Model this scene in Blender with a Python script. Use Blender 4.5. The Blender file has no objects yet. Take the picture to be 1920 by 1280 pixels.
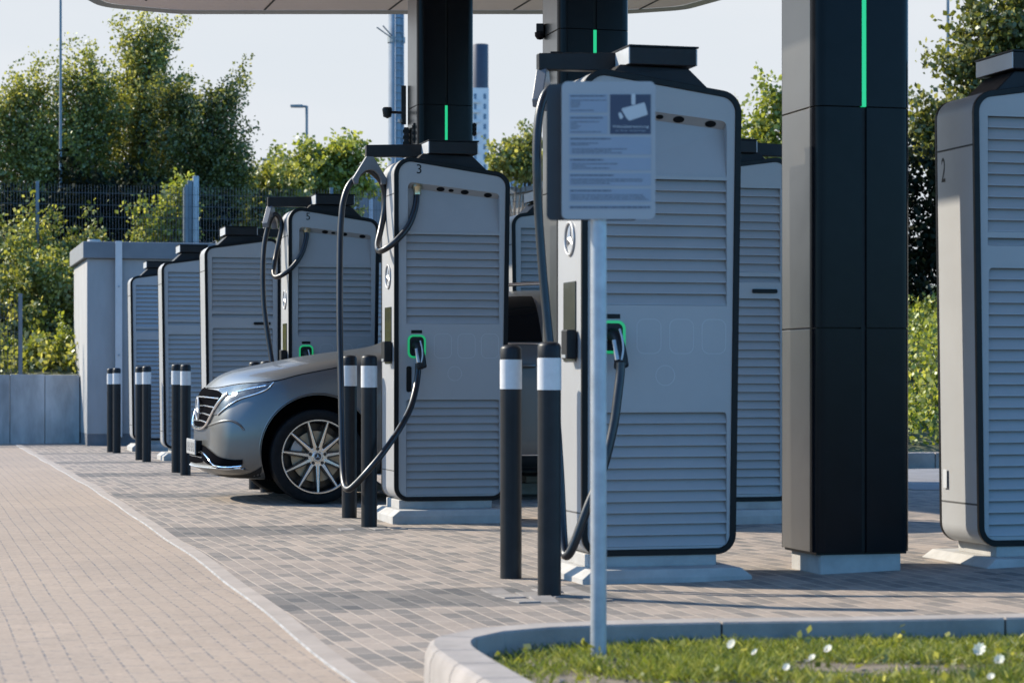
import bpy, bmesh, math, random
import numpy as np
from mathutils import Vector, Matrix
from mathutils.bvhtree import BVHTree
random.seed(7); RNG = np.random.default_rng(11)
S = bpy.context.scene
COL = S.collection
PI = math.pi
# ------------------------------------------------------------------ camera frame
F, YH, CH = 4340.0, 713.0, 0.92          # focal length in px of the 1920 wide photo, horizon row, eye height
TH = math.radians(14.7); CT, ST = math.cos(TH), math.sin(TH)
def P(px, py, D):
    r = (px-960)/F; X = r*D
    return Vector((X*CT + D*ST, -X*ST + D*CT, CH + (YH-py)*D/F))
def Pv(px, py, v):
    r = (px-960)/F
    return P(px, py, v/(CT - r*ST))
def G(px, py, z=0.0):
    return P(px, py, F*(CH-z)/(py-YH))
def gz(u, v):
    return 0.0035*math.sin(u*1.7+0.6*v)*math.sin(v*0.9+1.0) + 0.004*math.sin(v*2.3-u*0.8) + 0.034*max(0,min(3,u-3.5))*max(0,min(1,(13.5-v)/2.5))
# ------------------------------------------------------------------ mesh helpers
class MB:
    def __init__(s): s.v=[]; s.f=[]; s.m=[]
    def add(s, vs, fs, mi=0):
        o=len(s.v); s.v += [tuple(x) for x in vs]; s.f += [tuple(i+o for i in f) for f in fs]; s.m += [mi]*len(fs); return s
    def box(s, x0,x1,y0,y1,z0,z1, mi=0):
        return s.add([(x0,y0,z0),(x1,y0,z0),(x1,y1,z0),(x0,y1,z0),(x0,y0,z1),(x1,y0,z1),(x1,y1,z1),(x0,y1,z1)],
            [(0,3,2,1),(4,5,6,7),(0,1,5,4),(1,2,6,5),(2,3,7,6),(3,0,4,7)], mi)
    def hexa(s, b, t, mi=0):
        return s.add(list(b)+list(t), [(0,3,2,1),(4,5,6,7),(0,1,5,4),(1,2,6,5),(2,3,7,6),(3,0,4,7)], mi)
    def quad(s, a,b,c,d, mi=0): return s.add([a,b,c,d],[(0,1,2,3)],mi)
    def tube(s, pts, r, n=12, mi=0, cap=True):
        pts=[Vector(p) for p in pts]; N=len(pts)
        rs = r if isinstance(r,(list,tuple)) else [r]*N
        t0=(pts[1]-pts[0]).normalized()
        up=Vector((0,0,1)) if abs(t0.z)<0.9 else Vector((1,0,0))
        nx=t0.cross(up).normalized(); vs=[]; fs=[]
        for i,p in enumerate(pts):
            t=(pts[min(i+1,N-1)]-pts[max(i-1,0)])
            t=t.normalized() if t.length>1e-9 else t0
            nx=(nx-t*nx.dot(t)); nx = nx.normalized() if nx.length>1e-6 else t.orthogonal().normalized()
            ny=t.cross(nx)
            for k in range(n):
                a=2*PI*k/n; vs.append(p+nx*(rs[i]*math.cos(a))+ny*(rs[i]*math.sin(a)))
        for i in range(N-1):
            for k in range(n):
                fs.append((i*n+k,i*n+(k+1)%n,(i+1)*n+(k+1)%n,(i+1)*n+k))
        if cap:
            fs.append(tuple(range(n-1,-1,-1))); fs.append(tuple((N-1)*n+k for k in range(n)))
        return s.add(vs,fs,mi)
    def lathe(s, prof, n=32, axis='z', c=(0,0,0), mi=0):
        vs=[]; fs=[]; c=Vector(c)
        for (r,h) in prof:
            for k in range(n):
                a=2*PI*k/n
                q=(r*math.cos(a),r*math.sin(a),h) if axis=='z' else ((r*math.cos(a),h,r*math.sin(a)) if axis=='y' else (h,r*math.cos(a),r*math.sin(a)))
                vs.append(c+Vector(q))
        for i in range(len(prof)-1):
            for k in range(n): fs.append((i*n+k,i*n+(k+1)%n,(i+1)*n+(k+1)%n,(i+1)*n+k))
        return s.add(vs,fs,mi)
    def build(s, name, mats, parent=None, smooth=None, bevel=0.0):
        me=bpy.data.meshes.new(name); me.from_pydata(s.v,[],s.f); me.update()
        if not isinstance(mats,(list,tuple)): mats=[mats]
        for m in mats: me.materials.append(m)
        if len(mats)>1: me.polygons.foreach_set('material_index', s.m)
        fixn(me)
        return link(name, me, parent, smooth, bevel)
def fixn(me):
    bm=bmesh.new(); bm.from_mesh(me); bmesh.ops.recalc_face_normals(bm, faces=bm.faces); bm.to_mesh(me); bm.free()
def link(name, me, parent=None, smooth=None, bevel=0.0):
    o=bpy.data.objects.new(name, me); COL.objects.link(o)
    if parent is not None: o.parent=parent
    if smooth is not None:
        me.polygons.foreach_set('use_smooth',[True]*len(me.polygons)); me.set_sharp_from_angle(angle=math.radians(smooth))
    if bevel:
        b=o.modifiers.new('edge','BEVEL'); b.width=bevel; b.segments=2; b.limit_method='ANGLE'; b.angle_limit=math.radians(40)
    return o
def tag(o, label=None, cat=None, group=None, kind='thing'):
    if label: o['label']=label
    if cat: o['category']=cat
    if group: o['group']=group
    if kind: o['kind']=kind
    return o
def empty(name, loc, rz=0.0):
    o=bpy.data.objects.new(name,None); o.empty_display_size=0.1; COL.objects.link(o); o.location=loc; o.rotation_euler=(0,0,rz); return o
def copy_tree(o, parent=None):
    c=o.copy(); COL.objects.link(c)
    if parent is not None: c.parent=parent
    for ch in list(o.children): copy_tree(ch,c)
    return c
def rpoly(pts, r, n=7):
    """rounded polygon; pts list of 2-D points, r radius or list of radii"""
    out=[]; N=len(pts)
    for i in range(N):
        p=Vector(pts[i]); a=Vector(pts[i-1]); b=Vector(pts[(i+1)%N])
        ri=r[i] if isinstance(r,(list,tuple)) else r
        if ri<=0: out.append(tuple(p)); continue
        da=(a-p).normalized(); db=(b-p).normalized()
        ang=da.angle(db); d=min(ri/math.tan(ang/2), (a-p).length*0.49, (b-p).length*0.49); rr=d*math.tan(ang/2)
        c=p+(da+db).normalized()*(rr/math.sin(ang/2))
        s=p+da*d-c; e=p+db*d-c
        a0=math.atan2(s.y,s.x); a1=math.atan2(e.y,e.x); dd=(a1-a0+PI)%(2*PI)-PI
        for k in range(n+1):
            t=a0+dd*k/n; out.append((c.x+rr*math.cos(t), c.y+rr*math.sin(t)))
    return out
def inset(pts, d):
    N=len(pts); out=[]
    area=sum(pts[i][0]*pts[(i+1)%N][1]-pts[(i+1)%N][0]*pts[i][1] for i in range(N)); sg=1 if area>0 else -1
    for i in range(N):
        p=Vector(pts[i]); a=Vector(pts[i-1]); b=Vector(pts[(i+1)%N])
        t=(b-a).normalized(); out.append((p.x-sg*t.y*d, p.y+sg*t.x*d))
    return out
def plate_mesh(name, outline, holes, depth):
    """2-D outline with holes, thickness depth; lies in XZ, front at y=0, back at y=depth"""
    cu=bpy.data.curves.new(name,'CURVE'); cu.dimensions='2D'; cu.fill_mode='BOTH'; cu.extrude=depth/2
    for ring in [outline]+list(holes):
        sp=cu.splines.new('POLY'); sp.points.add(len(ring)-1); sp.use_cyclic_u=True
        for p,q in zip(sp.points, ring): p.co=(q[0],q[1],0,1)
    ob=bpy.data.objects.new(name,cu); COL.objects.link(ob)
    dg=bpy.context.evaluated_depsgraph_get(); me=bpy.data.meshes.new_from_object(ob.evaluated_get(dg))
    bpy.data.objects.remove(ob); bpy.data.curves.remove(cu)
    bm=bmesh.new(); bm.from_mesh(me); bmesh.ops.remove_doubles(bm,verts=bm.verts,dist=1e-5)
    for v in bm.verts:
        x,y,z=v.co; v.co=(x, depth/2-z, y)
    bmesh.ops.recalc_face_normals(bm,faces=bm.faces); bm.to_mesh(me); bm.free(); me.name=name
    return me
def plate(name, outline, holes, depth, mat, parent=None, y=0.0, smooth=35, bevel=0.0):
    me=plate_mesh(name,outline,holes,depth); me.materials.clear(); me.materials.append(mat)
    if y:
        me.transform(Matrix.Translation((0,y,0)))
    return link(name,me,parent,smooth,bevel)
def text_mesh(s, size, mat, name, parent=None, depth=0.001, align='CENTER'):
    cu=bpy.data.curves.new(name,'FONT'); cu.body=s; cu.size=size; cu.extrude=depth/2; cu.align_x=align; cu.align_y='CENTER'
    ob=bpy.data.objects.new(name,cu); COL.objects.link(ob)
    dg=bpy.context.evaluated_depsgraph_get(); me=bpy.data.meshes.new_from_object(ob.evaluated_get(dg))
    bpy.data.objects.remove(ob); bpy.data.curves.remove(cu)
    me.materials.clear(); me.materials.append(mat); me.name=name
    me.transform(Matrix.Rotation(PI/2,4,'X'))          # stand up, reads from -y
    return link(name,me,parent)
def catmull(pts, n=8):
    pts=[Vector(p) for p in pts]; out=[]
    for i in range(len(pts)-1):
        p0=pts[max(i-1,0)]; p1=pts[i]; p2=pts[i+1]; p3=pts[min(i+2,len(pts)-1)]
        for k in range(n):
            t=k/n; out.append(0.5*((2*p1)+(p2-p0)*t+(2*p0-5*p1+4*p2-p3)*t*t+(3*p1-p0-3*p2+p3)*t**3))
    out.append(pts[-1]); return out
# ------------------------------------------------------------------ materials
class NT:
    def __init__(s,name):
        s.mat=bpy.data.materials.new(name); s.mat.use_nodes=True; s.t=s.mat.node_tree; s.n=s.t.nodes; s.l=s.t.links
        s.b=s.n['Principled BSDF']; s.out=s.n['Material Output']
    def node(s,t,**kw):
        n=s.n.new(t)
        for k,v in kw.items(): setattr(n,k,v)
        return n
    def link(s,a,b): s.l.new(a,b)
    def pos(s, scale=(1,1,1), obj=False, swap=False):
        if obj: src=s.node('ShaderNodeTexCoord').outputs['Object']
        else: src=s.node('ShaderNodeNewGeometry').outputs['Position']
        m=s.node('ShaderNodeMapping'); m.inputs['Scale'].default_value=scale; s.link(src,m.inputs['Vector'])
        return m.outputs['Vector']
    def noise(s, scale, vec=None, detail=5, rough=0.6):
        n=s.node('ShaderNodeTexNoise'); n.inputs['Scale'].default_value=scale; n.inputs['Detail'].default_value=detail; n.inputs['Roughness'].default_value=rough
        if vec is not None: s.link(vec,n.inputs['Vector'])
        return n.outputs['Fac']
    def ramp(s, fac, stops):
        r=s.node('ShaderNodeValToRGB'); e=r.color_ramp.elements
        while len(e)<len(stops): e.new(0.5)
        for el,(p,c) in zip(e,stops): el.position=p; el.color=(*c,1) if len(c)==3 else c
        s.link(fac,r.inputs['Fac']); return r.outputs['Color']
    def mix(s, fac, a, b, mode='MIX'):
        m=s.node('ShaderNodeMix',data_type='RGBA',blend_type=mode)
        for sock,val in ((m.inputs[0],fac),(m.inputs[6],a),(m.inputs[7],b)):
            if isinstance(val,(int,float)): sock.default_value=val
            elif isinstance(val,(tuple,list)): sock.default_value=(*val,1) if len(val)==3 else val
            else: s.link(val,sock)
        return m.outputs[2]
    def bump(s, h, strength=0.3, dist=0.01, normal=None):
        b=s.node('ShaderNodeBump'); b.inputs['Strength'].default_value=strength; b.inputs['Distance'].default_value=dist
        s.link(h,b.inputs['Height'])
        if normal is not None: s.link(normal,b.inputs['Normal'])
        return b.outputs['Normal']
def mat(name, col, rough=0.5, metal=0.0, var=0.12, nscale=6.0, bump=0.0, bscale=60.0, spec=0.5, coat=0.0, obj=True, rvar=0.1,vscale=(1,1,1)):
    t=NT(name); b=t.b; vec=t.pos(vscale,obj=obj)
    f=t.noise(nscale,vec)
    lo=tuple(max(0,c*(1-var)) for c in col); hi=tuple(min(1,c*(1+var)) for c in col)
    t.link(t.ramp(f,[(0.3,lo),(0.7,hi)]), b.inputs['Base Color'])
    rr=t.node('ShaderNodeMapRange'); rr.inputs['To Min'].default_value=max(0.02,rough-rvar); rr.inputs['To Max'].default_value=min(1,rough+rvar)
    t.link(t.noise(nscale*2.3,vec),rr.inputs['Value']); t.link(rr.outputs['Result'],b.inputs['Roughness'])
    b.inputs['Metallic'].default_value=metal; b.inputs['Specular IOR Level'].default_value=spec; b.inputs['Coat Weight'].default_value=coat; b.inputs['Coat Roughness'].default_value=0.05
    if bump: t.link(t.bump(t.noise(bscale,vec,8),bump,0.004), b.inputs['Normal'])
    return t.mat
def emit(name, col, strength):
    t=NT(name); t.b.inputs['Base Color'].default_value=(0.02,0.1,0.05,1); t.b.inputs['Emission Color'].default_value=(*col,1); t.b.inputs['Emission Strength'].default_value=strength
    t.b.inputs['Roughness'].default_value=0.3
    return t.mat
def leafmat(name, c0, c1, c2, trans=0.35, gloss=0.06):
    t=NT(name)
    g=t.node('ShaderNodeNewGeometry'); rnd=g.outputs['Random Per Island']
    f=t.noise(0.55,t.pos(),3)
    a=t.ramp(rnd,[(0.0,c0),(0.55,c1),(1.0,c2)])
    col=t.mix(t.ramp(f,[(0.35,(0,0,0)),(0.65,(1,1,1))]),t.mix(1.0,a,(0.72,0.78,0.7),'MULTIPLY'),a)
    d=t.node('ShaderNodeBsdfDiffuse'); tr=t.node('ShaderNodeBsdfTranslucent'); gl=t.node('ShaderNodeBsdfGlossy'); gl.inputs['Roughness'].default_value=0.45
    gl.inputs['Color'].default_value=(0.6,0.65,0.6,1)
    t.link(col,d.inputs['Color']); t.link(t.mix(1.0,col,(1.25,1.2,0.6),'MULTIPLY'),tr.inputs['Color'])
    m=t.node('ShaderNodeMixShader'); m.inputs[0].default_value=trans; t.link(d.outputs[0],m.inputs[1]); t.link(tr.outputs[0],m.inputs[2])
    m2=t.node('ShaderNodeMixShader'); m2.inputs[0].default_value=gloss; t.link(m.outputs[0],m2.inputs[1]); t.link(gl.outputs[0],m2.inputs[2])
    t.link(m2.outputs[0],t.out.inputs['Surface']); return t.mat
def paver(name, c1, c2, mortar, bw, rh, ms, warm, dirt, mbump=0.6, tint=0.3, wobble=0.05, dots=None, bands=None):
    t=NT(name); g=t.node('ShaderNodeNewGeometry'); sep=t.node('ShaderNodeSeparateXYZ'); t.link(g.outputs['Position'],sep.inputs[0])
    # slow wobble so that courses are not ruler straight
    nz=t.node('ShaderNodeTexNoise'); nz.inputs['Scale'].default_value=0.8; nz.inputs['Detail'].default_value=2; t.link(g.outputs['Position'],nz.inputs['Vector'])
    com=t.node('ShaderNodeCombineXYZ'); t.link(sep.outputs['Y'],com.inputs['X']); t.link(sep.outputs['X'],com.inputs['Y'])
    wob=t.node('ShaderNodeVectorMath',operation='SCALE'); t.link(nz.outputs['Color'],wob.inputs[0]); wob.inputs['Scale'].default_value=wobble
    av=t.node('ShaderNodeVectorMath',operation='ADD'); t.link(com.outputs[0],av.inputs[0]); t.link(wob.outputs[0],av.inputs[1])
    br=t.node('ShaderNodeTexBrick'); t.link(av.outputs[0],br.inputs['Vector'])
    br.inputs['Color1'].default_value=(*c1,1); br.inputs['Color2'].default_value=(*c2,1); br.inputs['Mortar'].default_value=(*mortar,1)
    br.inputs['Scale'].default_value=1; br.inputs['Brick Width'].default_value=bw; br.inputs['Row Height'].default_value=rh
    br.inputs['Mortar Size'].default_value=ms; br.inputs['Mortar Smooth'].default_value=0.3; br.inputs['Bias'].default_value=-0.1
    if dots:
        br.inputs['Mortar'].default_value=(*c1,1); dn=t.noise(26,g.outputs['Position'],2)
        mk=t.node('ShaderNodeMath',operation='MULTIPLY'); t.link(br.outputs['Fac'],mk.inputs[0]); t.link(t.ramp(dn,[(0.46,(0,0,0)),(0.56,(1,1,1))]),mk.inputs[1])
        bcol=t.mix(mk.outputs[0],br.outputs['Color'],dots)
    else: bcol=br.outputs['Color']
    if bands:        # courses of darker pavers laid across the bays at every station
        cur=None
        jn=t.node('ShaderNodeTexNoise'); jn.inputs['Scale'].default_value=9; t.link(g.outputs['Position'],jn.inputs['Vector'])
        js=t.node('ShaderNodeMath',operation='MULTIPLY_ADD'); t.link(jn.outputs['Fac'],js.inputs[0]); js.inputs[1].default_value=0.22; t.link(sep.outputs['Y'],js.inputs[2])
        for vc,hw in bands:
            cm=t.node('ShaderNodeMath',operation='COMPARE'); t.link(js.outputs[0],cm.inputs[0]); cm.inputs[1].default_value=vc+0.11; cm.inputs[2].default_value=hw
            if cur is None: cur=cm.outputs[0]
            else:
                mx=t.node('ShaderNodeMath',operation='MAXIMUM'); t.link(cur,mx.inputs[0]); t.link(cm.outputs[0],mx.inputs[1]); cur=mx.outputs[0]
        lt=t.node('ShaderNodeMath',operation='LESS_THAN'); t.link(sep.outputs['X'],lt.inputs[0]); lt.inputs[1].default_value=2.95
        ml=t.node('ShaderNodeMath',operation='MULTIPLY'); t.link(cur,ml.inputs[0]); t.link(lt.outputs[0],ml.inputs[1])
        bcol=t.mix(ml.outputs[0],bcol,t.mix(1.0,bcol,(0.56,0.60,0.65),'MULTIPLY'))
    big=t.noise(0.5,g.outputs['Position'],4); fine=t.noise(45,g.outputs['Position'],6); mid=t.noise(5,g.outputs['Position'],4)
    c=t.mix(t.ramp(big,[(0.38,(0,0,0)),(0.62,(1,1,1))]), bcol, warm,'MULTIPLY')
    c=t.mix(tint,c,t.ramp(mid,[(0.3,(0.35,0.33,0.31)),(0.7,(1,1,1))]),'MULTIPLY')
    c=t.mix(0.35,c,t.ramp(fine,[(0.3,(0.5,0.5,0.5)),(0.6,(1,1,1))]),'MULTIPLY')
    t.link(c,t.b.inputs['Base Color']); t.b.inputs['Roughness'].default_value=0.9; t.b.inputs['Specular IOR Level'].default_value=0.2
    inv=t.node('ShaderNodeMath',operation='SUBTRACT'); inv.inputs[0].default_value=1; t.link(br.outputs['Fac'],inv.inputs[1])
    # each paver tilts a little: use its random colour as height
    bw_=t.node('ShaderNodeRGBToBW'); t.link(br.outputs['Color'],bw_.inputs[0])
    n1=t.bump(fine,0.25,0.003); n2=t.bump(inv.outputs[0],mbump,0.006,n1)
    t.link(n2,t.b.inputs['Normal']); return t.mat

M={}
M['paint']=mat('charger_paint',(0.245,0.247,0.25),0.42,var=0.055,nscale=2.2,bump=0.02,bscale=400,rvar=0.06)
M['rim']=mat('black_trim',(0.004,0.0045,0.0055),0.38,var=0.2,nscale=8,spec=0.15)
M['black']=mat('black_plastic',(0.009,0.0095,0.011),0.45,var=0.25,nscale=9,bump=0.04,bscale=300,spec=0.2)
M['cable']=mat('cable_rubber',(0.007,0.0075,0.009),0.36,var=0.25,nscale=12,spec=0.45)
M['seam']=mat('panel_gap',(0.03,0.03,0.03),0.8)
M['boxgrey']=mat('box_side_grey',(0.34,0.35,0.36),0.4,var=0.06)
M['concrete']=mat('plinth_concrete',(0.285,0.275,0.26),0.9,var=0.16,nscale=7,bump=0.35,bscale=70,obj=False)
M['concrete2']=mat('wall_concrete',(0.36,0.35,0.34),0.92,var=0.34,nscale=3.2,bump=0.3,bscale=40,obj=False,vscale=(1,1,0.35))
M['kerb']=mat('kerb_concrete',(0.215,0.19,0.17),0.92,var=0.2,nscale=5,bump=0.4,bscale=60,obj=False)
M['edging']=mat('edging_concrete',(0.235,0.197,0.165),0.92,var=0.15,nscale=4,bump=0.3,bscale=60,obj=False)
M['edge_sunlit']=mat('sunlit_edge_tone',(0.215,0.205,0.195),0.85,var=0.35,nscale=9,obj=False)  # sunlit line on the strip's left edge, painted as a mottled tone of its own
M['strip']=mat('pale_metal_strip',(0.46,0.43,0.41),0.5,var=0.06)
M['loose']=mat('loose_paver',(0.155,0.138,0.125),0.92,var=0.3,nscale=7,bump=0.3,bscale=60,obj=False)
M['render']=mat('building_render',(0.25,0.245,0.24),0.9,var=0.12,nscale=3,bump=0.35,bscale=120,obj=False,vscale=(1,1,0.3))
M['cap']=mat('building_roof_edge',(0.13,0.137,0.145),0.8,var=0.1,nscale=3,obj=False)
M['plinthdark']=mat('building_base',(0.12,0.12,0.125),0.9,var=0.2,obj=False)
M['galv']=mat('galvanised_steel',(0.30,0.32,0.34),0.45,metal=0.55,var=0.14,nscale=14,bump=0.05,bscale=90)
M['silver']=mat('brushed_aluminium',(0.25,0.247,0.24),0.30,metal=1.0,var=0.06,nscale=2,rvar=0.06)
M['gloss']=mat('black_gloss_panel',(0.003,0.0035,0.005),0.2,var=0.2,rvar=0.05,spec=0.10)
M['white']=mat('reflective_white',(0.46,0.455,0.45),0.35,var=0.08,nscale=20)
M['bollard']=mat('bollard_black',(0.008,0.009,0.011),0.42,var=0.3,nscale=10,bump=0.05,bscale=120,spec=0.22)
M['green']=emit('green_led',(0.01,0.62,0.24),0.40)
M['green2']=emit('green_socket_light',(0.01,0.55,0.19),0.24)
M['screen']=mat('screen_glass',(0.02,0.02,0.015),0.08,var=0.3,rvar=0.04)
M['chrome']=mat('chrome',(0.75,0.76,0.78),0.14,metal=1.0,var=0.03,rvar=0.05)
M['brass']=mat('gland_brass',(0.45,0.40,0.26),0.35,metal=0.9,var=0.1)
M['soffit']=mat('canopy_soffit',(0.62,0.55,0.54),0.5,var=0.05,nscale=1)
M['soffit_edge']=mat('canopy_edge',(0.30,0.31,0.30),0.45,metal=0.3,var=0.05,nscale=1)
M['carpaint']=mat('car_paint',(0.115,0.115,0.111),0.38,metal=0.65,var=0.02,nscale=2,coat=0.4,rvar=0.02)
M['emblem']=mat('emblem_silver',(0.36,0.36,0.36),0.4,metal=0.35,var=0.03)
M['well']=mat('wheel_well',(0.005,0.005,0.006),0.95,spec=0.0)
M['tyre']=mat('tyre_rubber',(0.006,0.006,0.0065),0.75,var=0.3,nscale=20,bump=0.1,bscale=120,spec=0.15)
M['rimsilver']=mat('machined_alloy',(0.55,0.55,0.54),0.24,metal=0.95,var=0.04)
M['rimblack']=mat('black_alloy',(0.012,0.012,0.013),0.3,var=0.2)
M['disc']=mat('brake_disc',(0.36,0.31,0.235),0.4,metal=0.6,var=0.2,nscale=12)
M['glass']=mat('car_glass',(0.003,0.0035,0.004),0.06,var=0.2,rvar=0.03,spec=0.1)
M['lamp']=mat('headlight_lens',(0.05,0.055,0.062),0.2,metal=0.0,var=0.7,nscale=26,rvar=0.05,coat=0.15)
M['cladding']=mat('car_lower_plastic',(0.012,0.0125,0.013),0.6,var=0.2,spec=0.15)
M['plate']=mat('number_plate',(0.26,0.26,0.255),0.4,var=0.06)
M['bark']=mat('bark',(0.085,0.07,0.055),0.95,var=0.3,nscale=10,bump=0.6,bscale=25)
M['fence']=mat('fence_green_grey',(0.035,0.042,0.052),0.5,var=0.2)
M['fencepost']=mat('fence_post',(0.13,0.15,0.17),0.5,metal=0.3,var=0.15)
M['ink']=mat('sign_ink',(0.055,0.06,0.07),0.7,var=0.1)
M['signwhite']=mat('sign_white',(0.25,0.25,0.25),0.4,var=0.03)
M['signblue']=mat('sign_pale_blue',(0.185,0.21,0.25),0.4,var=0.03)
M['signnavy']=mat('sign_navy',(0.018,0.02,0.045),0.4,var=0.05)
M['signpic']=mat('sign_pictogram',(0.38,0.38,0.37),0.4,var=0.03)
M['signback']=mat('sign_back',(0.006,0.008,0.012),0.5,var=0.1)
M['soil']=mat('soil',(0.12,0.095,0.065),0.98,var=0.4,nscale=14,bump=0.9,bscale=50,obj=False)
M['bankground']=mat('bank_ground',(0.07,0.075,0.035),0.98,var=0.4,nscale=3,bump=0.8,bscale=20,obj=False)
M['farground']=mat('far_ground',(0.20,0.19,0.16),0.98,var=0.25,nscale=0.05,obj=False)
M['asphalt']=mat('asphalt',(0.14,0.135,0.135),0.92,var=0.2,nscale=3,bump=0.4,bscale=180,obj=False)
M['shed']=mat('warehouse_grey',(0.25,0.29,0.34),0.6,var=0.06,nscale=0.6)
M['shedroof']=mat('warehouse_roof',(0.26,0.32,0.38),0.6,var=0.06,nscale=0.6)
M['sheddark']=mat('warehouse_dark',(0.10,0.12,0.14),0.6,var=0.08,nscale=0.6)
M['cream']=mat('cream_wall',(0.36,0.34,0.31),0.8,var=0.05,nscale=1)
M['towerwhite']=mat('tower_white',(0.52,0.51,0.50),0.6,var=0.05,nscale=0.5)
M['towerblack']=mat('tower_black',(0.022,0.025,0.045),0.5,var=0.2,nscale=1)
M['towerglass']=mat('tower_window',(0.10,0.13,0.18),0.2,var=0.3,nscale=0.5)
M['mast']=mat('mast_steel',(0.17,0.20,0.24),0.5,metal=0.4,var=0.12,nscale=3)
M['pole']=mat('lamp_pole',(0.16,0.18,0.19),0.5,metal=0.3,var=0.1)
M['petal']=leafmat('petal',(0.62,0.58,0.55),(0.66,0.62,0.58),(0.7,0.66,0.6),0.5)
M['leaf_dark']=leafmat('leaf_dark',(0.06,0.068,0.015),(0.16,0.162,0.036),(0.33,0.30,0.13),0.52)
M['leaf_mid']=leafmat('leaf_mid',(0.10,0.11,0.021),(0.25,0.25,0.052),(0.46,0.42,0.18),0.54)
M['leaf_lime']=leafmat('leaf_lime',(0.12,0.145,0.02),(0.25,0.27,0.04),(0.44,0.42,0.13),0.5)
M['leaf_shaded']=leafmat('leaf_shaded',(0.004,0.006,0.004),(0.009,0.012,0.006),(0.022,0.025,0.012),0.12,0.01)  # near-black leaves: the shade on the hedges is put into the colour
M['grass']=leafmat('grass_blade',(0.085,0.112,0.010),(0.175,0.20,0.02),(0.37,0.35,0.13),0.45)
M['pave_road']=paver('road_pavers',(0.30,0.235,0.181),(0.284,0.224,0.173),(0.19,0.175,0.17),0.19,0.077,0.005,(0.90,0.91,0.93),0.3,0.28,0.18,0.014,(0.135,0.125,0.12))
M['pave_bay']=paver('bay_pavers',(0.28,0.232,0.192),(0.125,0.117,0.109),(0.37,0.308,0.25),0.19,0.082,0.0052,(0.92,0.92,0.93),0.3,0.8,0.22,0.03,None,[(9.55,0.4),(14.15,0.4),(18.7,0.4),(22.85,0.35),(26.25,0.35),(29.6,0.3)])
M['pave_dark']=paver('dark_pavers',(0.195,0.182,0.175),(0.125,0.122,0.122),(0.33,0.29,0.255),0.2,0.105,0.0065,(0.95,0.95,0.96),0.3,0.9,0.22,0.03)
# ------------------------------------------------------------------ ground
def struct(o): o['kind']='structure'; return o
def sheet(name, u0,u1,v0,v1, z, m, step=0.4, edge=None):
    nu=max(1,int((u1-u0)/step)); nv=max(1,int((v1-v0)/step)); b=MB(); vs=[]; fs=[]
    for j in range(nv+1):
        v=v0+(v1-v0)*j/nv
        for i in range(nu+1):
            a=u0; e=u1
            if edge=='r': e=edge_u(v)
            if edge=='l': a=edge_u(v)
            u=a+(e-a)*i/nu; vs.append((u,v,z+gz(u,v)))
    for j in range(nv):
        for i in range(nu): q=j*(nu+1)+i; fs.append((q,q+1,q+nu+2,q+nu+1))
    b.add(vs,fs); return struct(b.build(name,m,smooth=60))
EDGE=[(0,1.22),(7.5,1.33),(8.8,1.375),(11.2,1.44),(14,1.48),(19.5,1.54),(31,1.53),(34.4,1.53)]
def edge_u(v):
    for (a,b),(c,d) in zip(EDGE[:-1],EDGE[1:]):
        if v<=c: return b+(d-b)*(v-a)/(c-a)
    return EDGE[-1][1]
struct(MB().quad((-1500,-300,-0.06),(1500,-300,-0.06),(1500,2600,-0.06),(-1500,2600,-0.06)).build('ground',M['farground']))
sheet('road',-14,1.4,-3,34.4,-0.0015,M['pave_road'],edge='r')
sheet('parking_bay_paving',1.4,13,-3,34.4,0.0,M['pave_bay'],edge='l')
eb=MB(); ev=[]; ef=[]
vv=[5.0+0.3*i for i in range(99)]
for v in vv:
    e=edge_u(v)
    for (u,z) in ((e-0.010,-0.03),(e-0.008,0.0035),(e-0.003,0.0060),(e+0.068,0.0065),(e+0.072,-0.01)): ev.append((u,v,z+gz(e,v)))
for i in range(len(vv)-1):
    for k in range(4): ef.append((i*5+k,i*5+k+1,(i+1)*5+k+1,(i+1)*5+k))
eb.add(ev,ef); eb.m=[1 if f%4<2 else 0 for f in range(len(eb.f))]; struct(eb.build('edging_strip',[M['edging'],M['edge_sunlit']]))
sheet('asphalt_lane',8.2,13,17.9,22.3,0.004,M['asphalt'],0.6)
# left bank behind the wall, right bank
def terrain(name, pts_fn, nu, nv, m):
    b=MB(); vs=[];fs=[]
    for j in range(nv+1):
        for i in range(nu+1): vs.append(pts_fn(i/nu,j/nv))
    for j in range(nv):
        for i in range(nu): q=j*(nu+1)+i; fs.append((q,q+1,q+nu+2,q+nu+1))
    b.add(vs,fs); return struct(b.build(name,m,smooth=80))
def lbank(u,v):
    t=min(1,max(0,(v-34.6)/6.5)); return 0.95+1.75*(t*t*(3-2*t)) + 0.08*math.sin(u*1.3+v) + 0.05*math.sin(v*2+u*0.7)
def rbank(u,v):
    t=min(1,max(0,(v-22.75)/5.5)); return 0.1+1.65*t + 0.07*math.sin(u*1.9+v*1.1)
terrain('bank_terrain',lambda i,j:(-18+40*i, 34.62+24*j, lbank(-18+40*i,34.62+24*j)),50,40,M['bankground'])
terrain('slope_terrain',lambda i,j:(6.5+16*i, 22.72+14*j, rbank(6.5+16*i,22.72+14*j)),40,40,M['bankground'])
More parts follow.
